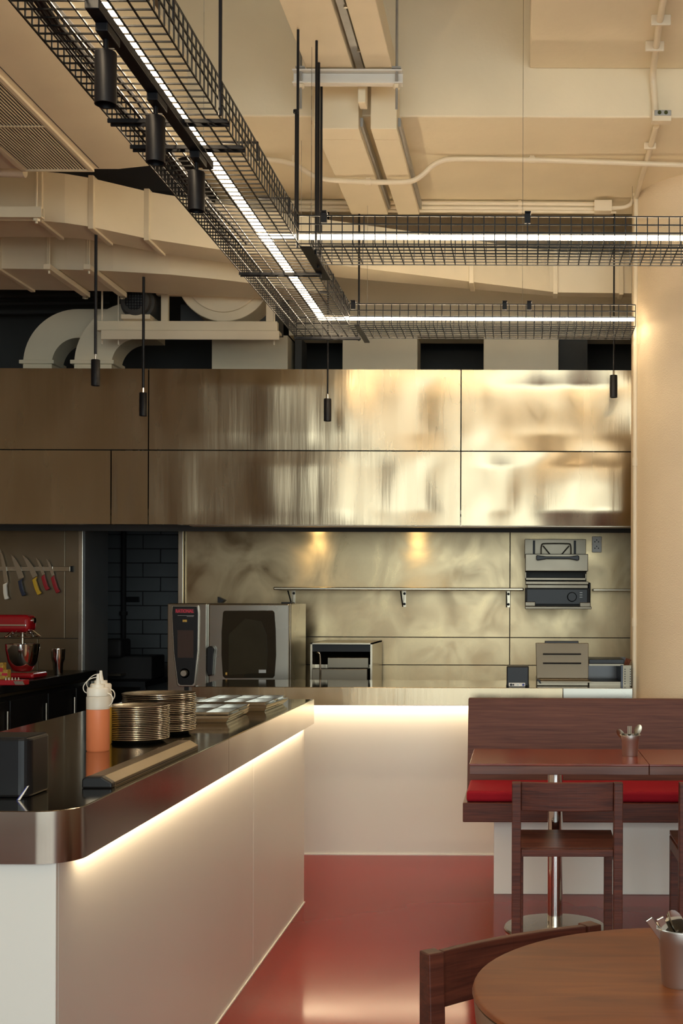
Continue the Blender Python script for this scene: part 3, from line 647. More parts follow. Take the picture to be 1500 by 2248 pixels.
# ceiling air conditioner
ac = thing('ceiling_air_conditioner', 'cream ceiling air conditioner with slatted grille at upper left', 'air conditioner', (-2.4, 4.4, 3.30))
az, ay = 3.30, 5.46
MB().prism([(-3.9, 2.6), (-1.42, 2.6), (-1.42, 5.30), (-1.62, 5.42), (-1.76, ay), (-3.9, ay)], 'z', az, az+.42).build('body', 'cream_duct', ac, bevel=.006)
B(-2.17, -1.87, 3.0, ay-.012, az-.005, az-.001).build('grille_back', 'black', ac)
MB().box(-2.185, -2.16, 3.0, ay-.002, az-.012, az-.001).box(-1.885, -1.868, 3.0, ay-.002, az-.012, az-.001).box(-2.16, -1.885, ay-.016, ay-.002, az-.012, az-.001).build('grille_frame', 'cream_duct', ac)
for k in range(20):
    x = -2.155 + k*.0137
    B(x, x+.0045, 3.0, ay-.016, az-.0095, az-.0065).build('slat', 'cream_duct', ac)
for y in (3.55, 4.0, 4.47, 4.94): B(-2.16, -1.885, y-.006, y+.006, az-.0125, az-.010).build('grille_bar', 'cream_duct', ac)
for px, py in ((180, 370), (112, 300), (20, 210)):
    d = 1.88*F/(VY-py); MB().lathe([(0, -.006), (.008, -.004), (.008, 0)], (X(px+10, d), d-.02, az), 10).build('screw', 'steel_lt', ac)
B(-1.845, -1.842, 2.7, 5.44, az-.0015, az+.001).build('seam', 'plenum', ac)
tag(MB().tube([(-3.2, 5.56, 3.345), (-2.55, 5.56, 3.335), (-2.21, 5.56, 3.325)], .028, 14).build('drain_pipe', 'pvc'), 'cream drain pipe at the left edge under the air conditioner', 'pipe')

# ================================================================== OVEN AND COOKING LINE
OY = 7.7
oz0, oz1 = 0.84, Z(1327, OY)
ov = thing('combi_oven', 'steel combi oven with dark glass door and tall control panel', 'oven', (-1.8, 8.0, 0.84))
B(X(367, OY), X(637, OY), OY+.035, 8.27, oz0, oz1).build('body', 'steel_oven', ov, bevel=.006)
cpn = B(X(368, OY), X(454, OY), OY, OY+.034, oz0-.02, oz1-.002).build('control_panel', 'steel_oven', ov, bevel=.005)
def poly_px(pts, d): return [(X(x, d), Z(y, d)) for x, y in pts]
MB().prism(poly_px(((378, 1331), (437, 1331), (439, 1345), (438, 1430), (431, 1506), (427, 1510), (395, 1510), (390, 1506), (381, 1430), (377, 1345)), OY), 'y', OY-.012, OY).build('panel_rim', 'steel_lt', cpn, bevel=.004)
MB().prism(poly_px(((381, 1334), (434, 1334), (436, 1348), (435, 1430), (428, 1501), (424, 1506), (398, 1506), (393, 1501), (384, 1430), (380, 1348)), OY), 'y', OY-.018, OY-.011).build('fascia', 'black_plastic', cpn, bevel=.002)
B(X(392, OY), X(427, OY), OY-.0195, OY-.018, Z(1446, OY), Z(1386, OY)).build('touch_screen', 'screen', cpn)
B(X(387, OY), X(428, OY), OY-.0195, OY-.018, Z(1348.5, OY), Z(1339, OY)).build('logo_plate', 'logo_bar', cpn)
def lettering(txt, x0, x1, zc, y, m, parent, h):
    cu = bpy.data.curves.new('lettering', 'FONT'); cu.body = txt; cu.size = 1.0; cu.align_x = 'CENTER'; cu.align_y = 'CENTER'; cu.extrude = .002; cu.offset = 0.02
    to = bpy.data.objects.new('tmp', cu); C.objects.link(to); bpy.context.view_layer.update()
    me = bpy.data.meshes.new_from_object(to.evaluated_get(bpy.context.evaluated_depsgraph_get()))
    bpy.data.objects.remove(to)
    xs_ = [v.co.x for v in me.vertices]; ys_ = [v.co.y for v in me.vertices]
    sx = (x1-x0)/(max(xs_)-min(xs_)); sy = h/(max(ys_)-min(ys_)); mx = (max(xs_)+min(xs_))/2; my = (max(ys_)+min(ys_))/2
    off = Vector((0,0,0)); q = parent
    while q: off += q.location; q = q.parent
    for v in me.vertices: v.co = Vector(((x0+x1)/2+(v.co.x-mx)*sx, y - v.co.z*.4, zc+(v.co.y-my)*sy)) - off
    me.materials.clear(); me.materials.append(M[m])
    o = bpy.data.objects.new('lettering', me); C.objects.link(o); o.parent = parent; return o
lettering('RATIONAL', X(388, OY), X(427, OY), Z(1343.8, OY), OY-.0200, 'red_logo', cpn, .021)
MB().box(X(392, OY), X(428, OY), OY-.0192, OY-.018, Z(1354.2, OY), Z(1353.5, OY)).box(X(412, OY), X(427, OY), OY-.0192, OY-.018, Z(1356, OY), Z(1355.2, OY)).build('tagline', 'grey_box', cpn)
MB().box(X(403, OY), X(412.5, OY), OY-.0192, OY-.018, Z(1368, OY), Z(1363, OY)).build('status_light', 'label_yellow', cpn)
MB().lathe([(0, -.03), (.018, -.03), (.0225, -.022), (.0225, 0), (.03, 0), (.03, .004)], (X(408, OY), OY-.018, Z(1480, OY)), 28, 'y').build('knob', 'steel_lt', cpn)
B(X(406, OY), X(416, OY), OY-.01, OY+.01, Z(1518, OY), Z(1510, OY)).build('probe_socket', 'black_plastic', cpn)
dr = B(X(459, OY), X(636, OY), OY-.012, OY+.032, oz0+.015, oz1-.003).build('door', 'steel_oven', ov, bevel=.008)
gp = poly_px(((491, 1347), (494, 1343), (600, 1342), (604, 1346), (607, 1385), (608, 1440), (605, 1485), (601, 1490), (496, 1491), (491, 1486), (488, 1440), (488, 1390)), OY)
MB().prism(gp, 'y', OY-.016, OY-.011).build('door_glass', 'dark_glass', dr, bevel=.002)
gi = poly_px(((504, 1395), (540, 1360), (575, 1366), (587, 1395), (589, 1440), (586, 1478), (504, 1484)), OY)
MB().prism(gi, 'y', OY-.0165, OY-.0155).build('inner_liner', 'dark_liner', dr)
B(X(570, OY), X(586, OY), OY-.0172, OY-.0165, Z(1479, OY), Z(1472, OY)).build('sticker', 'grey_box', dr)
B(X(497, OY), X(501, OY), OY-.0172, OY-.016, Z(1484, OY), Z(1478, OY)).build('sticker', 'label_yellow', dr)
MB().prism(poly_px(((459, 1424), (464, 1420), (472, 1421), (476, 1427), (474, 1436), (471, 1484), (461, 1486), (458, 1470)), OY), 'y', OY-.055, OY-.013).build('handle', 'black_plastic', dr, bevel=.006)
MB().prism(poly_px(((469, 1326), (469, 1312), (485, 1320), (478, 1326)), OY), 'y', OY+.1, OY+.16).build('vent_stub', 'black', ov, bevel=.002)
MB().box(X(614, OY), X(636, OY), OY+.05, OY+.15, oz1, oz1+.010).build('hinge_cap', 'black', ov, bevel=.002)
# fryers
FX0, FX1, FY = X(682, 7.9), X(818, 7.9), 7.9
fr = thing('deep_fryer', 'steel deep fryer with raised basket handle right of the oven', 'fryer', (-1.13, 8.1, 0.84))
fz = Z(1413, FY)
MB().box(FX0, FX0+.012, FY, 8.45, .84, fz).box(FX1-.012, FX1, FY, 8.45, .84, fz).box(FX0, FX1, FY, 8.45, fz-.008, fz).build('frame', 'steel', fr)
B(FX0+.012, FX1-.012, FY+.02, FY+.06, fz-.055, fz-.008).build('hood_slot', 'black', fr)
MB().prism([(FY+.10, Z(1462, FY)), (FY+.10, Z(1470, FY)), (FY+.5, .86), (FY+.5, fz-.02), (FY+.32, fz-.05)], 'x', FX0+.012, FX1-.012).build('back_slope', 'steel', fr)
B(FX0+.012, FX1-.03, FY-.01, FY+.03, .845, Z(1470, FY)).build('front_panel', 'steel_grill', fr, bevel=.003)
B(FX0+.10, FX1-.03, FY+.05, FY+.09, Z(1469, FY), Z(1446, FY)).build('basket', 'steel_grill', fr, bevel=.003)
hp = [(X(705, FY), FY-.02, Z(1498, FY)), (X(705, FY), FY-.02, Z(1440, FY)), (X(702, FY), FY-.02, Z(1434, FY)), (X(697, FY), FY-.015, Z(1434, FY)), (X(694, FY), FY+.03, Z(1442, FY))]
MB().tube(smooth_path(hp, 2), .006, 8).build('basket_handle', 'chrome', fr)
# shelf on the wall
sh = thing('wall_shelf', 'slim steel wall shelf with black brackets on the stainless wall', 'shelf', (-.5, 8.4, 1.50))
B(X(600, 8.30), X(1150, 8.30), 8.30, YW-.005, Z(1297, 8.30), Z(1290.5, 8.30)).build('board', 'steel', sh, bevel=.006)
B(X(1302, 8.38), .80, 8.38, YW-.005, Z(1297, 8.38), Z(1292, 8.38)).build('board', 'steel', sh, bevel=.004)
for px in (640, 885, 1115):
    x = X(px, 8.42)
    br = MB().box(x-.012, x+.014, YW-.012, YW-.005, 1.385, 1.50).build('bracket', 'steel', sh)
    MB().prism([(8.33, 1.492), (8.345, 1.492), (YW-.012, 1.40), (YW-.012, 1.385)], 'x', x-.012, x-.004).build('brace', 'black', br)
    MB().lathe([(0, -.008), (.009, -.006), (.009, 0)], (x+.004, YW-.012, 1.475), 10, 'y').lathe([(0, -.008), (.009, -.006), (.009, 0)], (x+.004, YW-.012, 1.405), 10, 'y').build('screw', 'black', br)
# salamander grill on the wall
GY = 8.13
sg = thing('salamander_grill', 'wall mounted salamander grill with black handle at right', 'grill', (X(1224, GY), 8.3, Z(1337, GY)))
def PB(x0, x1, y0, y1, d, a, b): return B(X(x0, d), X(x1, d), a, b, Z(y1, d), Z(y0, d))
PB(1152, 1290, 1180, 1222, GY, GY+.20, YW-.006).build('back_plate', 'steel_grill', sg, bevel=.003)
for px in (1173, 1265): PB(px-2.5, px+2.5, 1183, 1218, GY, GY+.192, GY+.20).build('slide_slot', 'black', sg)
MB().tube(smooth_path([(X(1189, GY), GY+.18, Z(1218, GY)), (X(1189, GY), GY+.18, Z(1192, GY)), (X(1196, GY), GY+.18, Z(1190, GY)), (X(1250, GY), GY+.18, Z(1190, GY)), (X(1256, GY), GY+.18, Z(1192, GY)), (X(1256, GY), GY+.18, Z(1218, GY))], 2), .004, 8)\
    .tube([(X(1193, GY), GY+.18, Z(1195, GY)), (X(1212, GY), GY+.18, Z(1218, GY))], .004, 8).tube([(X(1252, GY), GY+.18, Z(1195, GY)), (X(1232, GY), GY+.18, Z(1218, GY))], .004, 8).build('lift_frame', 'steel_grill', sg)
hd = PB(1153, 1291, 1216, 1254, GY, GY-.02, GY+.30).build('heating_head', 'steel_grill', sg, bevel=.004)
MB().prism(poly_px(((1178, 1219), (1200, 1222), (1250, 1222), (1268, 1219), (1271, 1222), (1271, 1229), (1268, 1231), (1250, 1227.5), (1200, 1227.5), (1180, 1231), (1177, 1229), (1177, 1222)), GY), 'y', GY-.06, GY-.021).build('handle', 'black_plastic', hd, bevel=.004)
PB(1154, 1290, 1254, 1276, GY, GY+.12, GY+.30).build('chamber_back', 'plenum', sg)
MB().box(X(1153, GY), X(1287, GY), GY+.0, GY+.02, Z(1273, GY), Z(1268.5, GY)).box(X(1153, GY), X(1155.5, GY), GY, GY+.25, Z(1273, GY), Z(1256, GY)).box(X(1285, GY), X(1287.5, GY), GY, GY+.25, Z(1273, GY), Z(1259, GY)).build('rack_frame', 'steel_grill', sg, bevel=.001)
PB(1154, 1292, 1276, 1283, GY, GY-.03, GY+.30).build('drip_tray', 'steel_grill', sg, bevel=.003)
PB(1158, 1291, 1283.5, 1291, GY, GY+.0, GY+.30).build('tray_guide', 'steel_grill', sg, bevel=.002)
bs = PB(1153, 1296, 1290.5, 1331, GY, GY+.012, YW-.006).build('base_box', 'rubber', sg, bevel=.004)
PB(1157, 1290, 1293, 1326, GY, GY, GY+.012).build('front_panel', 'black_plastic', bs, bevel=.002)
MB().lathe([(0, -.025), (.026, -.025), (.031, -.018), (.031, 0)], (X(1256, GY), GY, Z(1310, GY)), 24, 'y').build('knob', 'black_plastic', bs)
for k in range(3): PB(1273, 1279, 1300+k*5, 1301+k*5, GY, GY-.001, GY).build('mark', 'grey_box', bs)
PB(1153, 1176, 1321, 1331, GY, GY-.012, GY+.0).build('corner_foot', 'steel_grill', sg, bevel=.004); PB(1273, 1297, 1322, 1332, GY, GY-.012, GY+.0).build('corner_foot', 'steel_grill', sg, bevel=.004)
PB(1153, 1299, 1331, 1337, GY, GY-.02, YW-.006).build('bottom_rail', 'steel_grill', sg, bevel=.003)
PB(1293, 1298, 1278, 1330, GY, GY+.05, GY+.25).build('side_lever', 'black', sg, bevel=.005)
# socket
d = YW-.03
so = thing('wall_socket', 'pale double wall socket under the hood at right', 'socket', (X(1311, d), YW, Z(1212, d)))
PB(1300, 1321, 1177, 1212, d, d, YW-.005).build('plate', 'white_plastic', so, bevel=.004)
hm = MB()
for (a, b) in ((1310, 1185), (1306, 1189), (1314, 1189), (1310, 1199), (1306, 1203), (1314, 1203)): hm.lathe([(0, -.001), (.0042, -.001), (.0042, .0005)], (X(a, d), d, Z(b, d)), 10, 'y')
hm.build('holes', 'black', so)
# things on the pass counter
pr = thing('receipt_printer', 'small black receipt printer turned backward on the pass counter', 'printer', (X(1137, 6.8), 6.88, HC))
d = 6.80
B(X(1113, d), X(1162, d), d, d+.15, HC+.004, Z(1463, d)).build('case', 'black_plastic', pr, bevel=.006)
B(X(1112, d), X(1163, d), d+.01, d+.14, HC, HC+.01).build('base', 'black_plastic', pr, bevel=.003)
pp_ = PB(1118, 1154, 1499, 1507, d, d-.003, d).build('port_plate', 'white_plastic', pr)
for a, r_, mm in ((1123, 2.6, 'black'), (1128, 1.8, 'black'), (1150, 2.6, 'blue_plug')): MB().lathe([(0, -.014), (r_/F*d, -.014), (r_/F*d, 0)], (X(a, d), d-.003, Z(1503, d)), 12, 'y').build('plug', mm, pp_)
PB(1136, 1140, 1501, 1505, d, d-.005, d-.003).build('usb_port', 'grey_box', pp_)
cg = thing('contact_grill', 'steel contact grill with raised ribbed lid on the pass counter', 'grill', (X(1236, 7.0), 7.0, HC))
d = 6.92
B(X(1179, d), X(1292, d), d-.03, d+.32, HC, Z(1490, d)).build('base', 'steel_grill', cg, bevel=.004)
MB().hexa([(X(1179, d), d, Z(1489, d)), (X(1293, d), d, Z(1489, d)), (X(1293, d), d+.03, Z(1489, d)), (X(1179, d), d+.03, Z(1489, d)),
           (X(1177, d), d+.05, Z(1412, d)), (X(1294, d), d+.05, Z(1412, d)), (X(1294, d), d+.08, Z(1412, d)), (X(1177, d), d+.08, Z(1412, d))]).build('lid', 'steel_grill', cg, bevel=.003)
for py in (1436, 1456):
    t_ = (1489-py)/77*.05
    MB().tube([(X(1193, d), d+t_-.003, Z(py, d)), (X(1277, d), d+t_-.003, Z(py, d))], .0045, 8).build('rib', 'black', cg)
B(X(1197, d), X(1272, d), d+.055, d+.085, Z(1415, d), Z(1407.5, d)).build('handle', 'black_plastic', cg, bevel=.003)
MB().hexa([(X(1180, d), d-.05, Z(1497, d)), (X(1299, d), d-.05, Z(1497, d)), (X(1290, d), d+.0, Z(1492, d)), (X(1184, d), d+.0, Z(1492, d)),
           (X(1180, d), d-.05, Z(1494, d)), (X(1299, d), d-.05, Z(1494, d)), (X(1290, d), d+.0, Z(1488, d)), (X(1184, d), d+.0, Z(1488, d))]).build('drip_lip', 'steel_grill', cg, bevel=.001)
MB().prism(poly_px(((1178, 1489), (1186, 1491), (1189, 1499), (1186, 1499)), d), 'y', d-.052, d-.045).build('hinge', 'black', cg)
ob = thing('warming_box', 'open steel warming box with perforated side beside the column', 'box', (X(1340, 7.0), 7.0, HC))
d = 6.95
B(X(1295, d), X(1384, d), d, d+.32, HC, HC+.012).build('floor_plate', 'steel_grill', ob)
B(X(1295, d), X(1384, d), d+.30, d+.32, HC+.012, Z(1447, d)).build('back', 'screen', ob)
PB(1294, 1372, 1447, 1457, d, d+.02, d+.30).build('lid_edge', 'black_plastic', ob, bevel=.003)
PB(1294, 1370, 1457, 1461, d, d+.0, d+.30).build('top_rim', 'steel_grill', ob)
sp_ = PB(1367, 1387, 1459, 1505, d, d-.02, d+.28).build('perforated_side', 'steel_grill', ob, bevel=.002)
for k in range(7):
    for a in (1373, 1385): MB().lathe([(0, -.001), (.0035, -.001), (.0035, .001)], (X(a, d-.02), d-.0205, Z(1468+k*5.3, d)), 8, 'y').build('hole', 'black', sp_)
PB(1364, 1368, 1459, 1506, d, d-.02, d+.28).build('inner_post', 'blue_handle', ob)
for k in range(4): MB().tube([(X(1372+k*3, d), d, Z(1459, d)), (X(1378+k*3, d), d+.05, Z(1446+k, d))], .004, 6).build('tong', 'wood', ob)
PB(1295, 1365, 1496, 1499, d, d+.0, d+.28).build('rack', 'steel_grill', ob)

# ================================================================== KNIVES AND LEFT BENCH THINGS
KD = YW-.02
kr = thing('knife_rack', 'magnetic steel knife strip on the left wall', 'knife rack', (X(75, KD), YW, Z(1259, KD)))
PB(-60, 115, 1247, 1258, KD, KD+.004, YW-.001).build('bar', 'steel_lt', kr, bevel=.002); PB(115, 153, 1247, 1258, KD, KD+.004, YW-.001).build('bar_end', 'steel', kr, bevel=.002); PB(154, 160, 1246, 1259, KD, KD, YW-.001).build('end_cap', 'black', kr, bevel=.002)
def knife(tip, heel, butt, wid, hm_, lab):
    d = KD-.003
    t, h_, b = [Vector((X(p[0], d), Z(p[1], d))) for p in (tip, heel, butt)]
    k = thing('knife', lab, 'knife', (h_.x, d, h_.y), group='knives on the rack')
    ax = (h_-t).normalized(); n = Vector((-ax.y, ax.x)); L_ = (h_-t).length
    pts = [t, t+ax*L_*.25+n*wid*.62, t+ax*L_*.6+n*wid, h_+n*wid, h_-n*wid*.12, t+ax*L_*.3-n*wid*.05]
    MB().prism([(p.x, p.y) for p in pts], 'y', d, d+.003).build('blade', 'steel_lt', k)
    a2 = (b-h_).normalized(); n2 = Vector((-a2.y, a2.x)); L2 = (b-h_).length; hw = .013
    hp = [h_+n2*(wid*.9)+a2*.0, h_+n2*hw+a2*L2*.18, h_+n2*hw*.9+a2*L2*.75, h_+n2*hw*1.5+a2*L2*.95, b+n2*hw*.6, b-n2*hw*.8, h_-n2*hw*1.1+a2*L2*.6, h_-n2*hw*.8+a2*L2*.1]
    MB().prism([(p.x, p.y) for p in hp], 'y', d-.009, d+.010).build('handle', hm_, k, bevel=.004, seg=3)
knife((-2, 1205), (10, 1283), (14, 1320), .024, 'white_plastic', 'knife with white handle, leftmost on the rack')
knife((23, 1220), (42, 1275), (52, 1312), .034, 'blue_handle', 'chef knife with navy handle on the rack')
knife((48, 1221), (73, 1272), (86, 1309), .032, 'yellow_handle', 'chef knife with yellow handle on the rack')
knife((78, 1227), (93, 1266), (104, 1299), .018, 'red_handle', 'red handled knife next to the yellow one')
knife((101, 1229), (114, 1268), (127, 1305), .018, 'red_handle', 'red handled knife, rightmost on the rack')
# stand mixer on the black bench
MD = 7.6; TZB = 0.95
mx = thing('stand_mixer', 'red stand mixer with steel bowl on the black bench', 'mixer', (X(35, MD), MD, TZB))
B(X(-40, MD), X(88, MD), MD-.10, MD+.13, TZB, TZB+.035).build('foot', 'red_gloss', mx, bevel=.015, seg=3)
MB().prism(rrect(X(-55, MD), X(72, MD), Z(1392, MD), Z(1353, MD), .035), 'y', MD-.06, MD+.07).build('head', 'red_gloss', mx, bevel=.025, seg=4)
B(X(-50, MD), X(66, MD), MD-.063, MD+.073, Z(1378, MD), Z(1374, MD)).build('chrome_band', 'chrome', mx, bevel=.002)
B(X(-55, MD), X(-15, MD), MD-.05, MD+.06, TZB+.03, Z(1388, MD)).build('column', 'red_gloss', mx, bevel=.02, seg=3)
MB().lathe([(0, .0), (.018, .0), (.018, .02), (0, .02)], (X(70, MD), MD, Z(1366, MD)), 16, 'x').build('hub', 'chrome', mx)
bz = TZB+.04
MB().lathe([(0, 0), (.045, .0), (.06, .01), (.085, .06), (.098, .13), (.100, .165), (.104, .168), (.096, .165), (.08, .05), (0, .01)], (X(50, MD), MD, bz), 36).build('bowl', 'chrome', mx)
gmx = MB(); gx, gz = X(50, MD), Z(1398, MD)
for k in range(14):
    a = 2*PI*k/14; gmx.tube([(gx+.05*math.cos(a), MD+.05*math.sin(a), gz+.035), (gx+.105*math.cos(a), MD+.105*math.sin(a), gz-.01)], .0022, 6)
for r_, zz in ((.105, -.01), (.08, .010), (.05, .035)): gmx.tube([(gx+r_*math.cos(a*PI/12), MD+r_*math.sin(a*PI/12), gz+zz) for a in range(25)], .0022, 6)
gmx.build('wire_guard', 'chrome', mx)
MB().tube([(gx, MD, Z(1392, MD)), (gx, MD, bz+.1)], .012, 10).build('shaft', 'steel_lt', mx)
MD2 = 7.9
tag(MB().lathe([(0, 0), (.026, 0), (.028, .004), (.031, .075), (.040, .10), (.043, .165), (.041, .165), (.037, .10), (0, .01)], (X(128, MD2), MD2, TZB), 28).build('steel_tumbler', 'chrome'), 'tall two step steel tumbler at the end of the black bench', 'tumbler')
for k, (px, hh, lab, mm) in enumerate(((4, .115, 'yellow labelled carton beside the mixer at the left edge', 'label_yellow'), (14, .075, 'short yellow and red carton beside the mixer bowl', 'label_yellow'))):
    t = thing('carton', lab, 'carton', (X(px, 7.15), 7.15, TZB)); B(X(px-6, 7.15), X(px+6, 7.15), 7.13, 7.18, TZB, TZB+hh).build('box', mm, t, bevel=.003); B(X(px-6, 7.15), X(px+6, 7.15), 7.128, 7.13, TZB+hh*.55, TZB+hh*.75).build('print_band', 'red_logo', t)
dt = thing('punch_tray', 'flat red and silver utensil tray in front of the mixer', 'tray', (X(20, 7.0), 7.0, TZB))
B(X(-60, 7.0), X(62, 7.0), 6.93, 7.02, TZB, TZB+.028).build('base', 'red_handle', dt, bevel=.004)
for k in range(5): MB().lathe([(0, .016), (.004, .014), (.007, 0)], (X(10+k*7, 6.93), 6.95, TZB+.028), 10).build('peg', 'steel_lt', dt)
MB().hexa([(X(38, 6.95), 6.925, TZB+.004), (X(58, 6.95), 6.925, TZB+.004), (X(58, 6.95), 6.93, TZB+.004), (X(38, 6.95), 6.93, TZB+.004), (X(34, 6.95), 6.925, TZB+.024), (X(54, 6.95), 6.925, TZB+.024), (X(54, 6.95), 6.93, TZB+.024), (X(34, 6.95), 6.93, TZB+.024)]).build('badge', 'steel_lt', dt)
# things in the dark back room
DR = 9.6
tb = thing('prep_table', 'black table in the dark back room', 'table', (X(280, DR), DR, 0))
B(X(180, DR), X(345, DR), DR-.3, DR+.5, .78, .82).build('top', 'black', tb)
for x in (X(186, DR), X(340, DR)):
    for y in (DR-.27, DR+.45): B(x-.02, x+.02, y-.02, y+.02, 0, .78).build('leg', 'black', tb)
om = thing('coffee_machine', 'black machine with chrome tap in the dark back room', 'machine', (X(290, DR), DR, .82))
B(X(240, DR), X(338, DR), DR-.05, DR+.3, .82, Z(1443, DR)).build('body', 'rubber', om, bevel=.01); B(X(236, DR), X(280, DR), DR-.15, DR+.1, Z(1445, DR), Z(1405, DR)).build('head', 'rubber', om, bevel=.02)
MB().tube([(X(252, DR), DR-.17, Z(1443, DR)), (X(252, DR), DR-.17, Z(1405, DR))], .008, 10).build('tap', 'chrome', om)
B(X(238, DR), X(282, DR), DR-.18, DR-.05, Z(1484, DR), Z(1480, DR)).build('drip_tray', 'steel', om)
oil = thing('oil_bottle', 'large oil bottle with steel cap in the dark back room', 'bottle', (X(208, DR), DR-.2, .82))
MB().lathe([(0, 0), (.05, 0), (.053, .01), (.053, .22), (.045, .25), (.04, .28), (0, .28)], (X(208, DR-.2), DR-.2, .82), 20).build('body', 'green_glass', oil)
MB().lathe([(.045, 0), (.045, .035), (.02, .045), (0, .045)], (X(208, DR-.2), DR-.2, 1.10), 20).build('cap', 'grey_box', oil)
for k, (px, lab) in enumerate(((263, 'thicker dark pipe on the back room wall'), (214, 'thin dark pipe at the edge of the back room'))):
    t = thing('wall_pipe', lab, 'pipe', (X(px, 10.4), 10.5, .9)); MB().tube([(X(px, 10.4), 10.5, .82), (X(px, 10.4), 10.5, 2.3)], .022-.006*k, 10).build('pipe', 'rubber', t); MB().tube([(X(px, 10.4), 10.5, 1.30), (X(px, 10.4), 10.5, 1.33)], .034, 10).build('coupling', 'rubber', t)
sgn = tag(B(X(271, 10.5), X(300, 10.5), 10.56, 10.586, Z(1325, 10.5), Z(1313, 10.5)).build('wall_plate', 'black', bevel=.003), 'small black plate on the dark block wall', 'plate')

# ================================================================== THINGS ON THE BAR
def bottle(px, d, lab, sauce, fill):
    x = X(px, d)
    t = thing('squeeze_bottle', lab, 'bottle', (x, d, HC), group='squeeze bottles')
    R_ = .0345
    MB().lathe([(0, 0), (R_-.003, 0), (R_, .004), (R_, fill), (0, fill)], (x, d, HC), 32).build('sauce', sauce, t)
    MB().lathe([(R_, fill+.0005), (R_, .165), (R_-.002, .168), (0, .168)], (x, d, HC), 32).build('body', 'bottle', t)
    c_ = MB().lathe([(R_-.002, .169), (R_-.0015, .19), (R_-.004, .194), (.020, .194), (.020, .204), (.009, .204), (.0055, .222), (.004, .236), (0, .236)], (x, d, HC), 28).build('cap', 'cap', t)
    MB().tube(smooth_path([(x-.001, d-.004, HC+.226), (x-.022, d-.012, HC+.222), (x-.042, d-.014, HC+.200), (x-.040, d-.01, HC+.182), (x-.030, d-.004, HC+.176)], 3), .0014, 6).build('tether', 'cap', c_)
    MB().tube(smooth_path([(x+.030, d-.006, HC+.178), (x+.046, d-.012, HC+.172), (x+.050, d-.012, HC+.156), (x+.042, d-.01, HC+.142), (x+.034, d-.006, HC+.138)], 3), .0018, 6).build('tether', 'cap', c_)
    return t
bottle(216, 3.84, 'squeeze bottle of peach sauce with nozzle cap on the bar', 'sauce', .128)
yb = bottle(222, 4.02, 'squeeze bottle of yellow sauce hidden behind the peach one', 'mustard', .118)
mk = MB()
for k in range(4): mk.box(X(222, 4.02)+.016+k*.0045, X(222, 4.02)+.019+k*.0045, 4.02-.0305+k*.003, 4.02-.0295+k*.003, HC+.098, HC+.104)
mk.build('label_marks', 'black', yb)
def plate_mb(R_):
    return MB().lathe([(0, .003), (R_*.80, .003), (R_*.93, .013), (R_*.995, .015), (R_, .0165), (R_*.99, .018), (R_*.92, .0155), (R_*.79, .0052), (0, .0052)], (0, 0, 0), 40)
ORD = 'first second third fourth fifth sixth seventh eighth ninth tenth eleventh twelfth thirteenth fourteenth fifteenth sixteenth seventeenth eighteenth nineteenth twentieth'.split()
def plate_stack(x, y, R_, n, pitch, word, grp):
    p0 = None
    for k in range(n):
        loc = (x+random.uniform(-.0022, .0022), y+random.uniform(-.0022, .0022), HC-.0025+k*pitch)
        lab = 'round steel plate, %s in the %s plate stack' % ('topmost' if k == n-1 else ('lowest' if k == 0 else ORD[n-1-k]+' from the top'), word)
        if p0 is None:
            p0 = plate_mb(R_).build('steel_plate', 'plate', local=True); o = p0
        else: o = p0.copy(); C.objects.link(o)
        o.location = loc; tag(o, lab, 'plate', grp)
plate_stack(X(305, 4.10), 4.10, .1, 19, .0058, 'near, smaller', 'plates in the near stack')
plate_stack(X(347, 4.36), 4.38, .125, 21, .0062, 'far, wider', 'plates in the far stack')
def tray_mesh(L_, W_):
    xs = [0, .012, .40, .42, .69, .71, .988, 1]; xs = [0, .02, .36, .39, .66, .69, .98, 1]; ys = [0, .03, .50, .54, .97, 1]
    wells = {(1,1), (3,1), (5,1), (1,3), (3,3), (5,3)}
    zt, zb = .016, .004; m = MB()
    zz = lambda i, j: zb if (i, j) in wells else zt
    for i in range(7):
        for j in range(5):
            z = zz(i, j); a, b, c, d = xs[i]*L_, xs[i+1]*L_, ys[j]*W_, ys[j+1]*W_
            m.add([(a,c,z),(b,c,z),(b,d,z),(a,d,z)], [(0,1,2,3)])
            for (ii, jj, e) in ((i+1, j, ((b,c),(b,d))), (i, j+1, ((a,d),(b,d)))):
                if ii < 7 and jj < 5 and zz(ii, jj) != z:
                    z2 = zz(ii, jj); m.add([(e[0][0],e[0][1],z),(e[1][0],e[1][1],z),(e[1][0],e[1][1],z2),(e[0][0],e[0][1],z2)], [(0,1,2,3)])
    m.add([(0,0,zt),(L_,0,zt),(L_,W_,zt),(0,W_,zt),(.01,.01,0),(L_-.01,.01,0),(L_-.01,W_-.01,0),(.01,W_-.01,0)], [(0,1,5,4),(1,2,6,5),(2,3,7,6),(3,0,4,7),(4,5,6,7)])
    return m
tr0 = None
for (x, y, n, rz, word, grp) in ((-1.40, 4.72, 3, .04, 'nearest', 'trays in the nearest stack'), (-1.36, 5.22, 3, -.03, 'farther right', 'trays in the farther right stack'), (-1.70, 5.22, 2, .02, 'farther left', 'trays in the farther left stack')):
    for k in range(n):
        if tr0 is None: tr0 = tray_mesh(.30, .40).build('compartment_tray', 'plate', local=True); o = tr0
        else: o = tr0.copy(); C.objects.link(o)
        o.location = (x+random.uniform(-.006, .006), y+random.uniform(-.006, .006), HC+k*.0115+.0005); o.rotation_euler = (0, 0, rz+random.uniform(-.02, .02))
        tag(o, 'steel compartment tray, %s in the %s tray stack' % ('topmost' if k == n-1 else ('lowest' if k == 0 else ORD[n-1-k]+' from the top'), word), 'tray', grp)
lip = thing('steel_rail', 'low steel rail with dark end lying along the bar edge', 'rail', (-1.03, 3.5, HC))
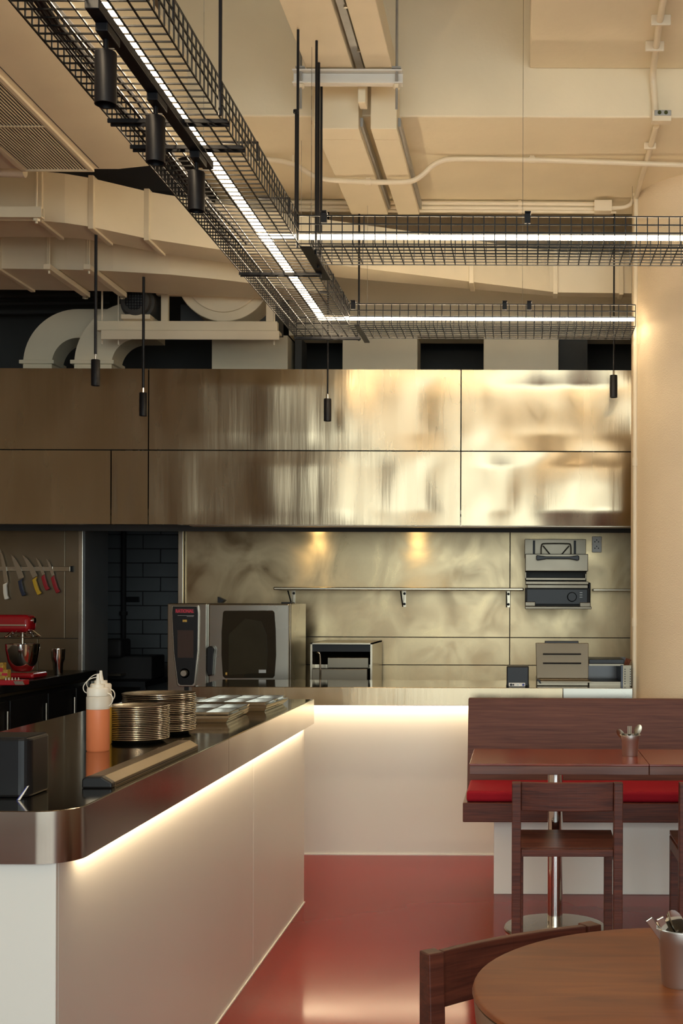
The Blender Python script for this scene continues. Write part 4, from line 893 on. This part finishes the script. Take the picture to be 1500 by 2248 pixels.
MB().prism([(-1.075, HC), (-1.005, HC), (-1.005, HC+.012), (-1.03, HC+.027), (-1.068, HC+.027), (-1.075, HC+.02)], 'y', 3.10, 3.90).build('rail', 'steel_dark', lip, bevel=.001)
MB().prism([(-1.077, HC), (-1.003, HC), (-1.003, HC+.013), (-1.029, HC+.028), (-1.069, HC+.028), (-1.077, HC+.021)], 'y', 3.07, 3.10).build('end_cap', 'black_plastic', lip, bevel=.004)
B(-1.0049, -1.0035, 3.11, 3.89, HC+.004, HC+.0055).build('groove', 'black', lip)
nb = thing('napkin_dispenser', 'black napkin dispenser at the left edge of the bar', 'dispenser', (-1.25, 3.0, HC))
MB().prism(rrect(-1.38, -1.147, 2.92, 3.06, .025), 'z', HC, HC+.138).build('case', 'black_plastic', nb, bevel=.006)
B(-1.37, -1.157, 2.93, 3.05, HC+.138, HC+.1395).build('top_plate', 'black', nb)
tagm = thing('price_tag', 'white and blue tag leaning on the black dispenser', 'tag', (X(52, 2.88), 2.88, HC))
MB().hexa([(X(40, 2.885), 2.88, HC+.001), (X(47, 2.885), 2.88, HC+.001), (X(47, 2.885), 2.883, HC+.001), (X(40, 2.885), 2.883, HC+.001), (X(56, 2.885), 2.895, HC+.030), (X(61, 2.885), 2.895, HC+.032), (X(61, 2.885), 2.898, HC+.032), (X(56, 2.885), 2.898, HC+.030)]).build('blade', 'white_plastic', tagm)
MB().hexa([(X(40, 2.885), 2.8785, HC+.001), (X(42, 2.885), 2.8785, HC+.001), (X(42, 2.885), 2.88, HC+.001), (X(40, 2.885), 2.88, HC+.001), (X(56, 2.885), 2.8935, HC+.030), (X(57.5, 2.885), 2.8935, HC+.030), (X(57.5, 2.885), 2.895, HC+.030), (X(56, 2.885), 2.895, HC+.030)]).build('stripe', 'blue_plug', tagm)

# ================================================================== DINING FURNITURE
bn = thing('banquette', 'dark walnut banquette bench on a white plinth', 'bench', (1.2, 6.2, 0))
B(-.13, 3.4, 6.09, 6.50, 0, .372).build('plinth', 'bench_white', bn, bevel=.003)
B(-.275, 3.4, 5.95, 6.50, .374, .466).build('seat_board', 'wood', bn, bevel=.004)
MB().prism([(6.36, .467), (6.50, .467), (6.53, .922), (6.475, .922)], 'x', -.272, 3.4).build('backrest', 'wood_back', bn, bevel=.004)
cu = MB().prism(rrect(5.965, 6.355, .467, .520, .018, 5), 'x', -.258, 3.38).build('seat_cushion', 'cushion', bevel=.012, seg=3)
tag(cu, 'long red seat cushion lying on the banquette', 'cushion')
def rect_table(x0, x1, lab):
    xc = (x0+x1)/2
    t = thing('dining_table', lab, 'table', (xc, 5.455, 0), group='tables along the banquette')
    B(x0, x1, 5.19, 5.72, .742, .75).build('top_veneer', 'wood_table', t, bevel=.001)
    B(x0, x1, 5.19, 5.72, .705, .7415).build('top_core', 'table_edge', t, bevel=.002)
    MB().lathe([(.033, .018), (.033, .700), (0, .700)], (xc-.008, 5.455, 0), 32).build('post', 'chrome', t)
    MB().lathe([(.09, .698), (.09, .7045), (0, .7045)], (xc-.008, 5.455, 0), 28).build('mount_plate', 'black', t)
    MB().lathe([(0, 0), (.218, 0), (.222, .004), (.218, .012), (.06, .018), (0, .018)], (xc-.008, 5.455, 0), 48).build('base_plate', 'steel_lt', t)
rect_table(-.213, .5315, 'red brown rectangular table with steel post in front of the banquette')
rect_table(.5335, 1.28, 'second rectangular table at the right edge, beyond the seam')
# chairs: local frame, back at -y, front towards +y
def make_chair(lab, m='wood'):
    t = thing('dining_chair', lab, 'chair', (0, 0, 0), group='dining chairs')
    w2 = .217
    for s in (-1, 1):
        x0, x1 = (s*w2, s*(w2-.036))
        MB().prism([(-.02, 0), (.028, 0), (.030, .44), (.018, .716), (-.022, .716), (-.02, .44)], 'x', min(x0, x1), max(x0, x1)).build('rear_leg', m, t, bevel=.003, local=True)
        xx0, xx1 = (s*(w2-.012), s*(w2-.046))
        B(min(xx0, xx1), max(xx0, xx1), .375, .415, 0, .432).build('front_leg', m, t, bevel=.003, local=True)
        B(min(s*(w2-.008), s*(w2-.030)), max(s*(w2-.008), s*(w2-.030)), .030, .375, .385, .432).build('side_rail', m, t, bevel=.002, local=True)
    n = 10; vs = []; # gently curved backrest board
    for i in range(n+1):
        x = -(w2-.036) + 2*(w2-.036)*i/n; b = -.018*(1-(2*i/n-1)**2)
        vs += [(x, b-.004, .603), (x, b+.016, .603), (x, b+.012, .7155), (x, b-.008, .7155)]
    fs = [(i*4+k, i*4+(k+1) % 4, i*4+4+(k+1) % 4, i*4+4+k) for i in range(n) for k in range(4)] + [(3,2,1,0), (n*4, n*4+1, n*4+2, n*4+3)]
    MB().add(vs, fs).build('backrest', m, t, bevel=.003, local=True)
    MB().box(-(w2-.037), w2-.037, -.012, .014, .425, .452).build('back_rail', m, t, bevel=.002, local=True)
    MB().box(-(w2-.047), w2-.047, .380, .402, .385, .432).build('front_rail', m, t, bevel=.002, local=True)
    n = 8; vs = []
    for i in range(n+1):
        y = .030+.395*i/n; dz = -.008*math.sin(PI*i/n)
        vs += [(-(w2-.014), y, .434+0), (w2-.014, y, .434+0), (w2-.014, y, .452+dz), (-(w2-.014), y, .452+dz)]
    fs = [(i*4+k, i*4+(k+1) % 4, i*4+4+(k+1) % 4, i*4+4+k) for i in range(n) for k in range(4)] + [(3,2,1,0), (n*4, n*4+1, n*4+2, n*4+3)]
    MB().add(vs, fs).build('seat', m, t, bevel=.002, local=True)
    return t
ch = make_chair('dark walnut chair facing the rectangular table in front of the steel post')
ch.location = (.183, 4.91, 0)
dup(ch, (.838, 4.91, 0), 0, 'dark walnut chair cut off by the right edge of the photo')
ang = math.atan2(.22, .328)
dup(ch, (-.012, 2.635, 0), ang + PI, 'near walnut chair tucked under the round table, back to the aisle')
# round table with cutlery pot
rt = thing('round_table', 'round brown table in the right foreground', 'table', (.305, 2.20, 0))
MB().lathe([(0, .738), (.385, .738), (.389, .742), (.387, .748), (.383, .75), (0, .75)], (.305, 2.20, 0), 72).build('top_veneer', 'wood_round', rt)
MB().lathe([(0, .690), (.375, .690), (.383, .696), (.387, .737), (0, .737)], (.305, 2.20, 0), 72).build('top_edge', 'round_edge', rt)
MB().lathe([(.035, .018), (.035, .69), (0, .69)], (.305, 2.20, 0), 32).build('post', 'chrome', rt)
MB().lathe([(0, 0), (.24, 0), (.245, .004), (.24, .012), (.06, .018), (0, .018)], (.305, 2.20, 0), 48).build('base_plate', 'steel_lt', rt)
def fork(m, base, tip, flat):
    b, t = Vector(base), Vector(tip); ax = (t-b).normalized(); sd = ax.cross(Vector(flat)).normalized(); L_ = (t-b).length
    m.tube([b, b+ax*L_*.65], .0035, 6, True, .0028)
    m.tube([b+ax*L_*.62, b+ax*L_*.72], .003, 6, True, .009)
    for k in (-1.5, -.5, .5, 1.5): m.tube([b+ax*L_*.70+sd*k*.0048, t+sd*k*.0050], .0018, 6)
    return m
def spoon(m, base, tip, flat):
    b, t = Vector(base), Vector(tip); ax = (t-b).normalized(); f = Vector(flat).normalized(); sd = ax.cross(f).normalized(); L_ = (t-b).length
    m.tube([b, b+ax*L_*.72], .0035, 6, True, .0026)
    c = b+ax*L_*.86; vs = [c+f*-.002]+[c+ax*.026*math.cos(2*PI*k/16)+sd*.0155*math.sin(2*PI*k/16)+f*.003 for k in range(16)]+[c+f*-.0005]+[c+ax*.024*math.cos(2*PI*k/16)+sd*.014*math.sin(2*PI*k/16)+f*.004 for k in range(16)]
    m.add(vs, [(0, 1+(k+1) % 16, 1+k) for k in range(16)]+[(17, 18+k, 18+(k+1) % 16) for k in range(16)]+[(1+k, 1+(k+1) % 16, 18+(k+1) % 16, 18+k) for k in range(16)], True)
    return m
def pot(x, y, z0, s, lab):
    t = thing('cutlery_pot', lab, 'pot', (x, y, z0), group='cutlery pots')
    MB().lathe([(0, 0), (.034*s, 0), (.036*s, .004*s), (.041*s, .075*s), (.0425*s, .077*s), (.0435*s, .096*s), (.050*s, .098*s), (.050*s, .1*s), (.0415*s, .099*s), (.039*s, .075*s), (.032*s, .006*s), (0, .006*s)], (x, y, z0), 40).build('body', 'pot_steel', t)
    return t
px_, py_ = X(1385, 5.48), 5.48
pot(px_, py_, .75, .92, 'small steel cutlery pot on the rectangular table')
tag(fork(MB(), (px_-.005, py_-.005, .76), (px_-.004, py_-.012, .75+.131), (0, 1, 0)).build('fork', 'steel'), 'fork standing upright in the pot on the rectangular table', 'fork')
tag(spoon(MB(), (px_-.01, py_+.01, .765), (px_+.040, py_, .75+.128), (.3, 1, 0)).build('spoon', 'steel'), 'spoon leaning right in the pot on the rectangular table', 'spoon')
tag(spoon(MB(), (px_+.015, py_+.015, .765), (px_-.050, py_+.01, .75+.105), (.3, 1, .3)).build('spoon', 'steel'), 'spoon leaning left in the pot on the rectangular table', 'spoon')
rx, ry = X(1502, 2.20), 2.20
pot(rx, ry, .75, 1.02, 'large steel cutlery pot on the round table at the right edge')
for k, (a, b, lab) in enumerate((((.01, .012), (-.062, -.02), 'knife handle leaning far left in the pot on the round table'), ((.012, 0), (-.044, -.03), 'second knife handle leaning left in the pot on the round table'))):
    p0, p1 = Vector((rx+a[0], ry+a[1], .765)), Vector((rx+b[0], ry+b[1], .75+.120+.004*k)); ax = (p1-p0).normalized(); s_ = ax.cross(Vector((0, 1, 0))).normalized()
    m = MB(); f = ax.cross(s_)
    for (q0, q1, ww) in ((p0, p0*.35+p1*.65, .005), (p0*.35+p1*.65, p1, .0065)):
        m.hexa([q0-s_*ww-f*.002, q0+s_*ww-f*.002, q0+s_*ww+f*.002, q0-s_*ww+f*.002, q1-s_*ww-f*.002, q1+s_*ww-f*.002, q1+s_*ww+f*.002, q1-s_*ww+f*.002])
    tag(m.build('table_knife', 'chrome', bevel=.001), lab, 'knife')
tag(spoon(MB(), (rx+.01, ry+.01, .77), (rx-.02, ry-.02, .75+.125), (.2, 1, .4)).build('spoon', 'chrome'), 'spoon in the pot on the round table', 'spoon')
tag(fork(MB(), (rx-.012, ry, .765), (rx+.03, ry-.01, .75+.135), (0, 1, 0)).build('fork', 'chrome'), 'fork in the pot on the round table', 'fork')
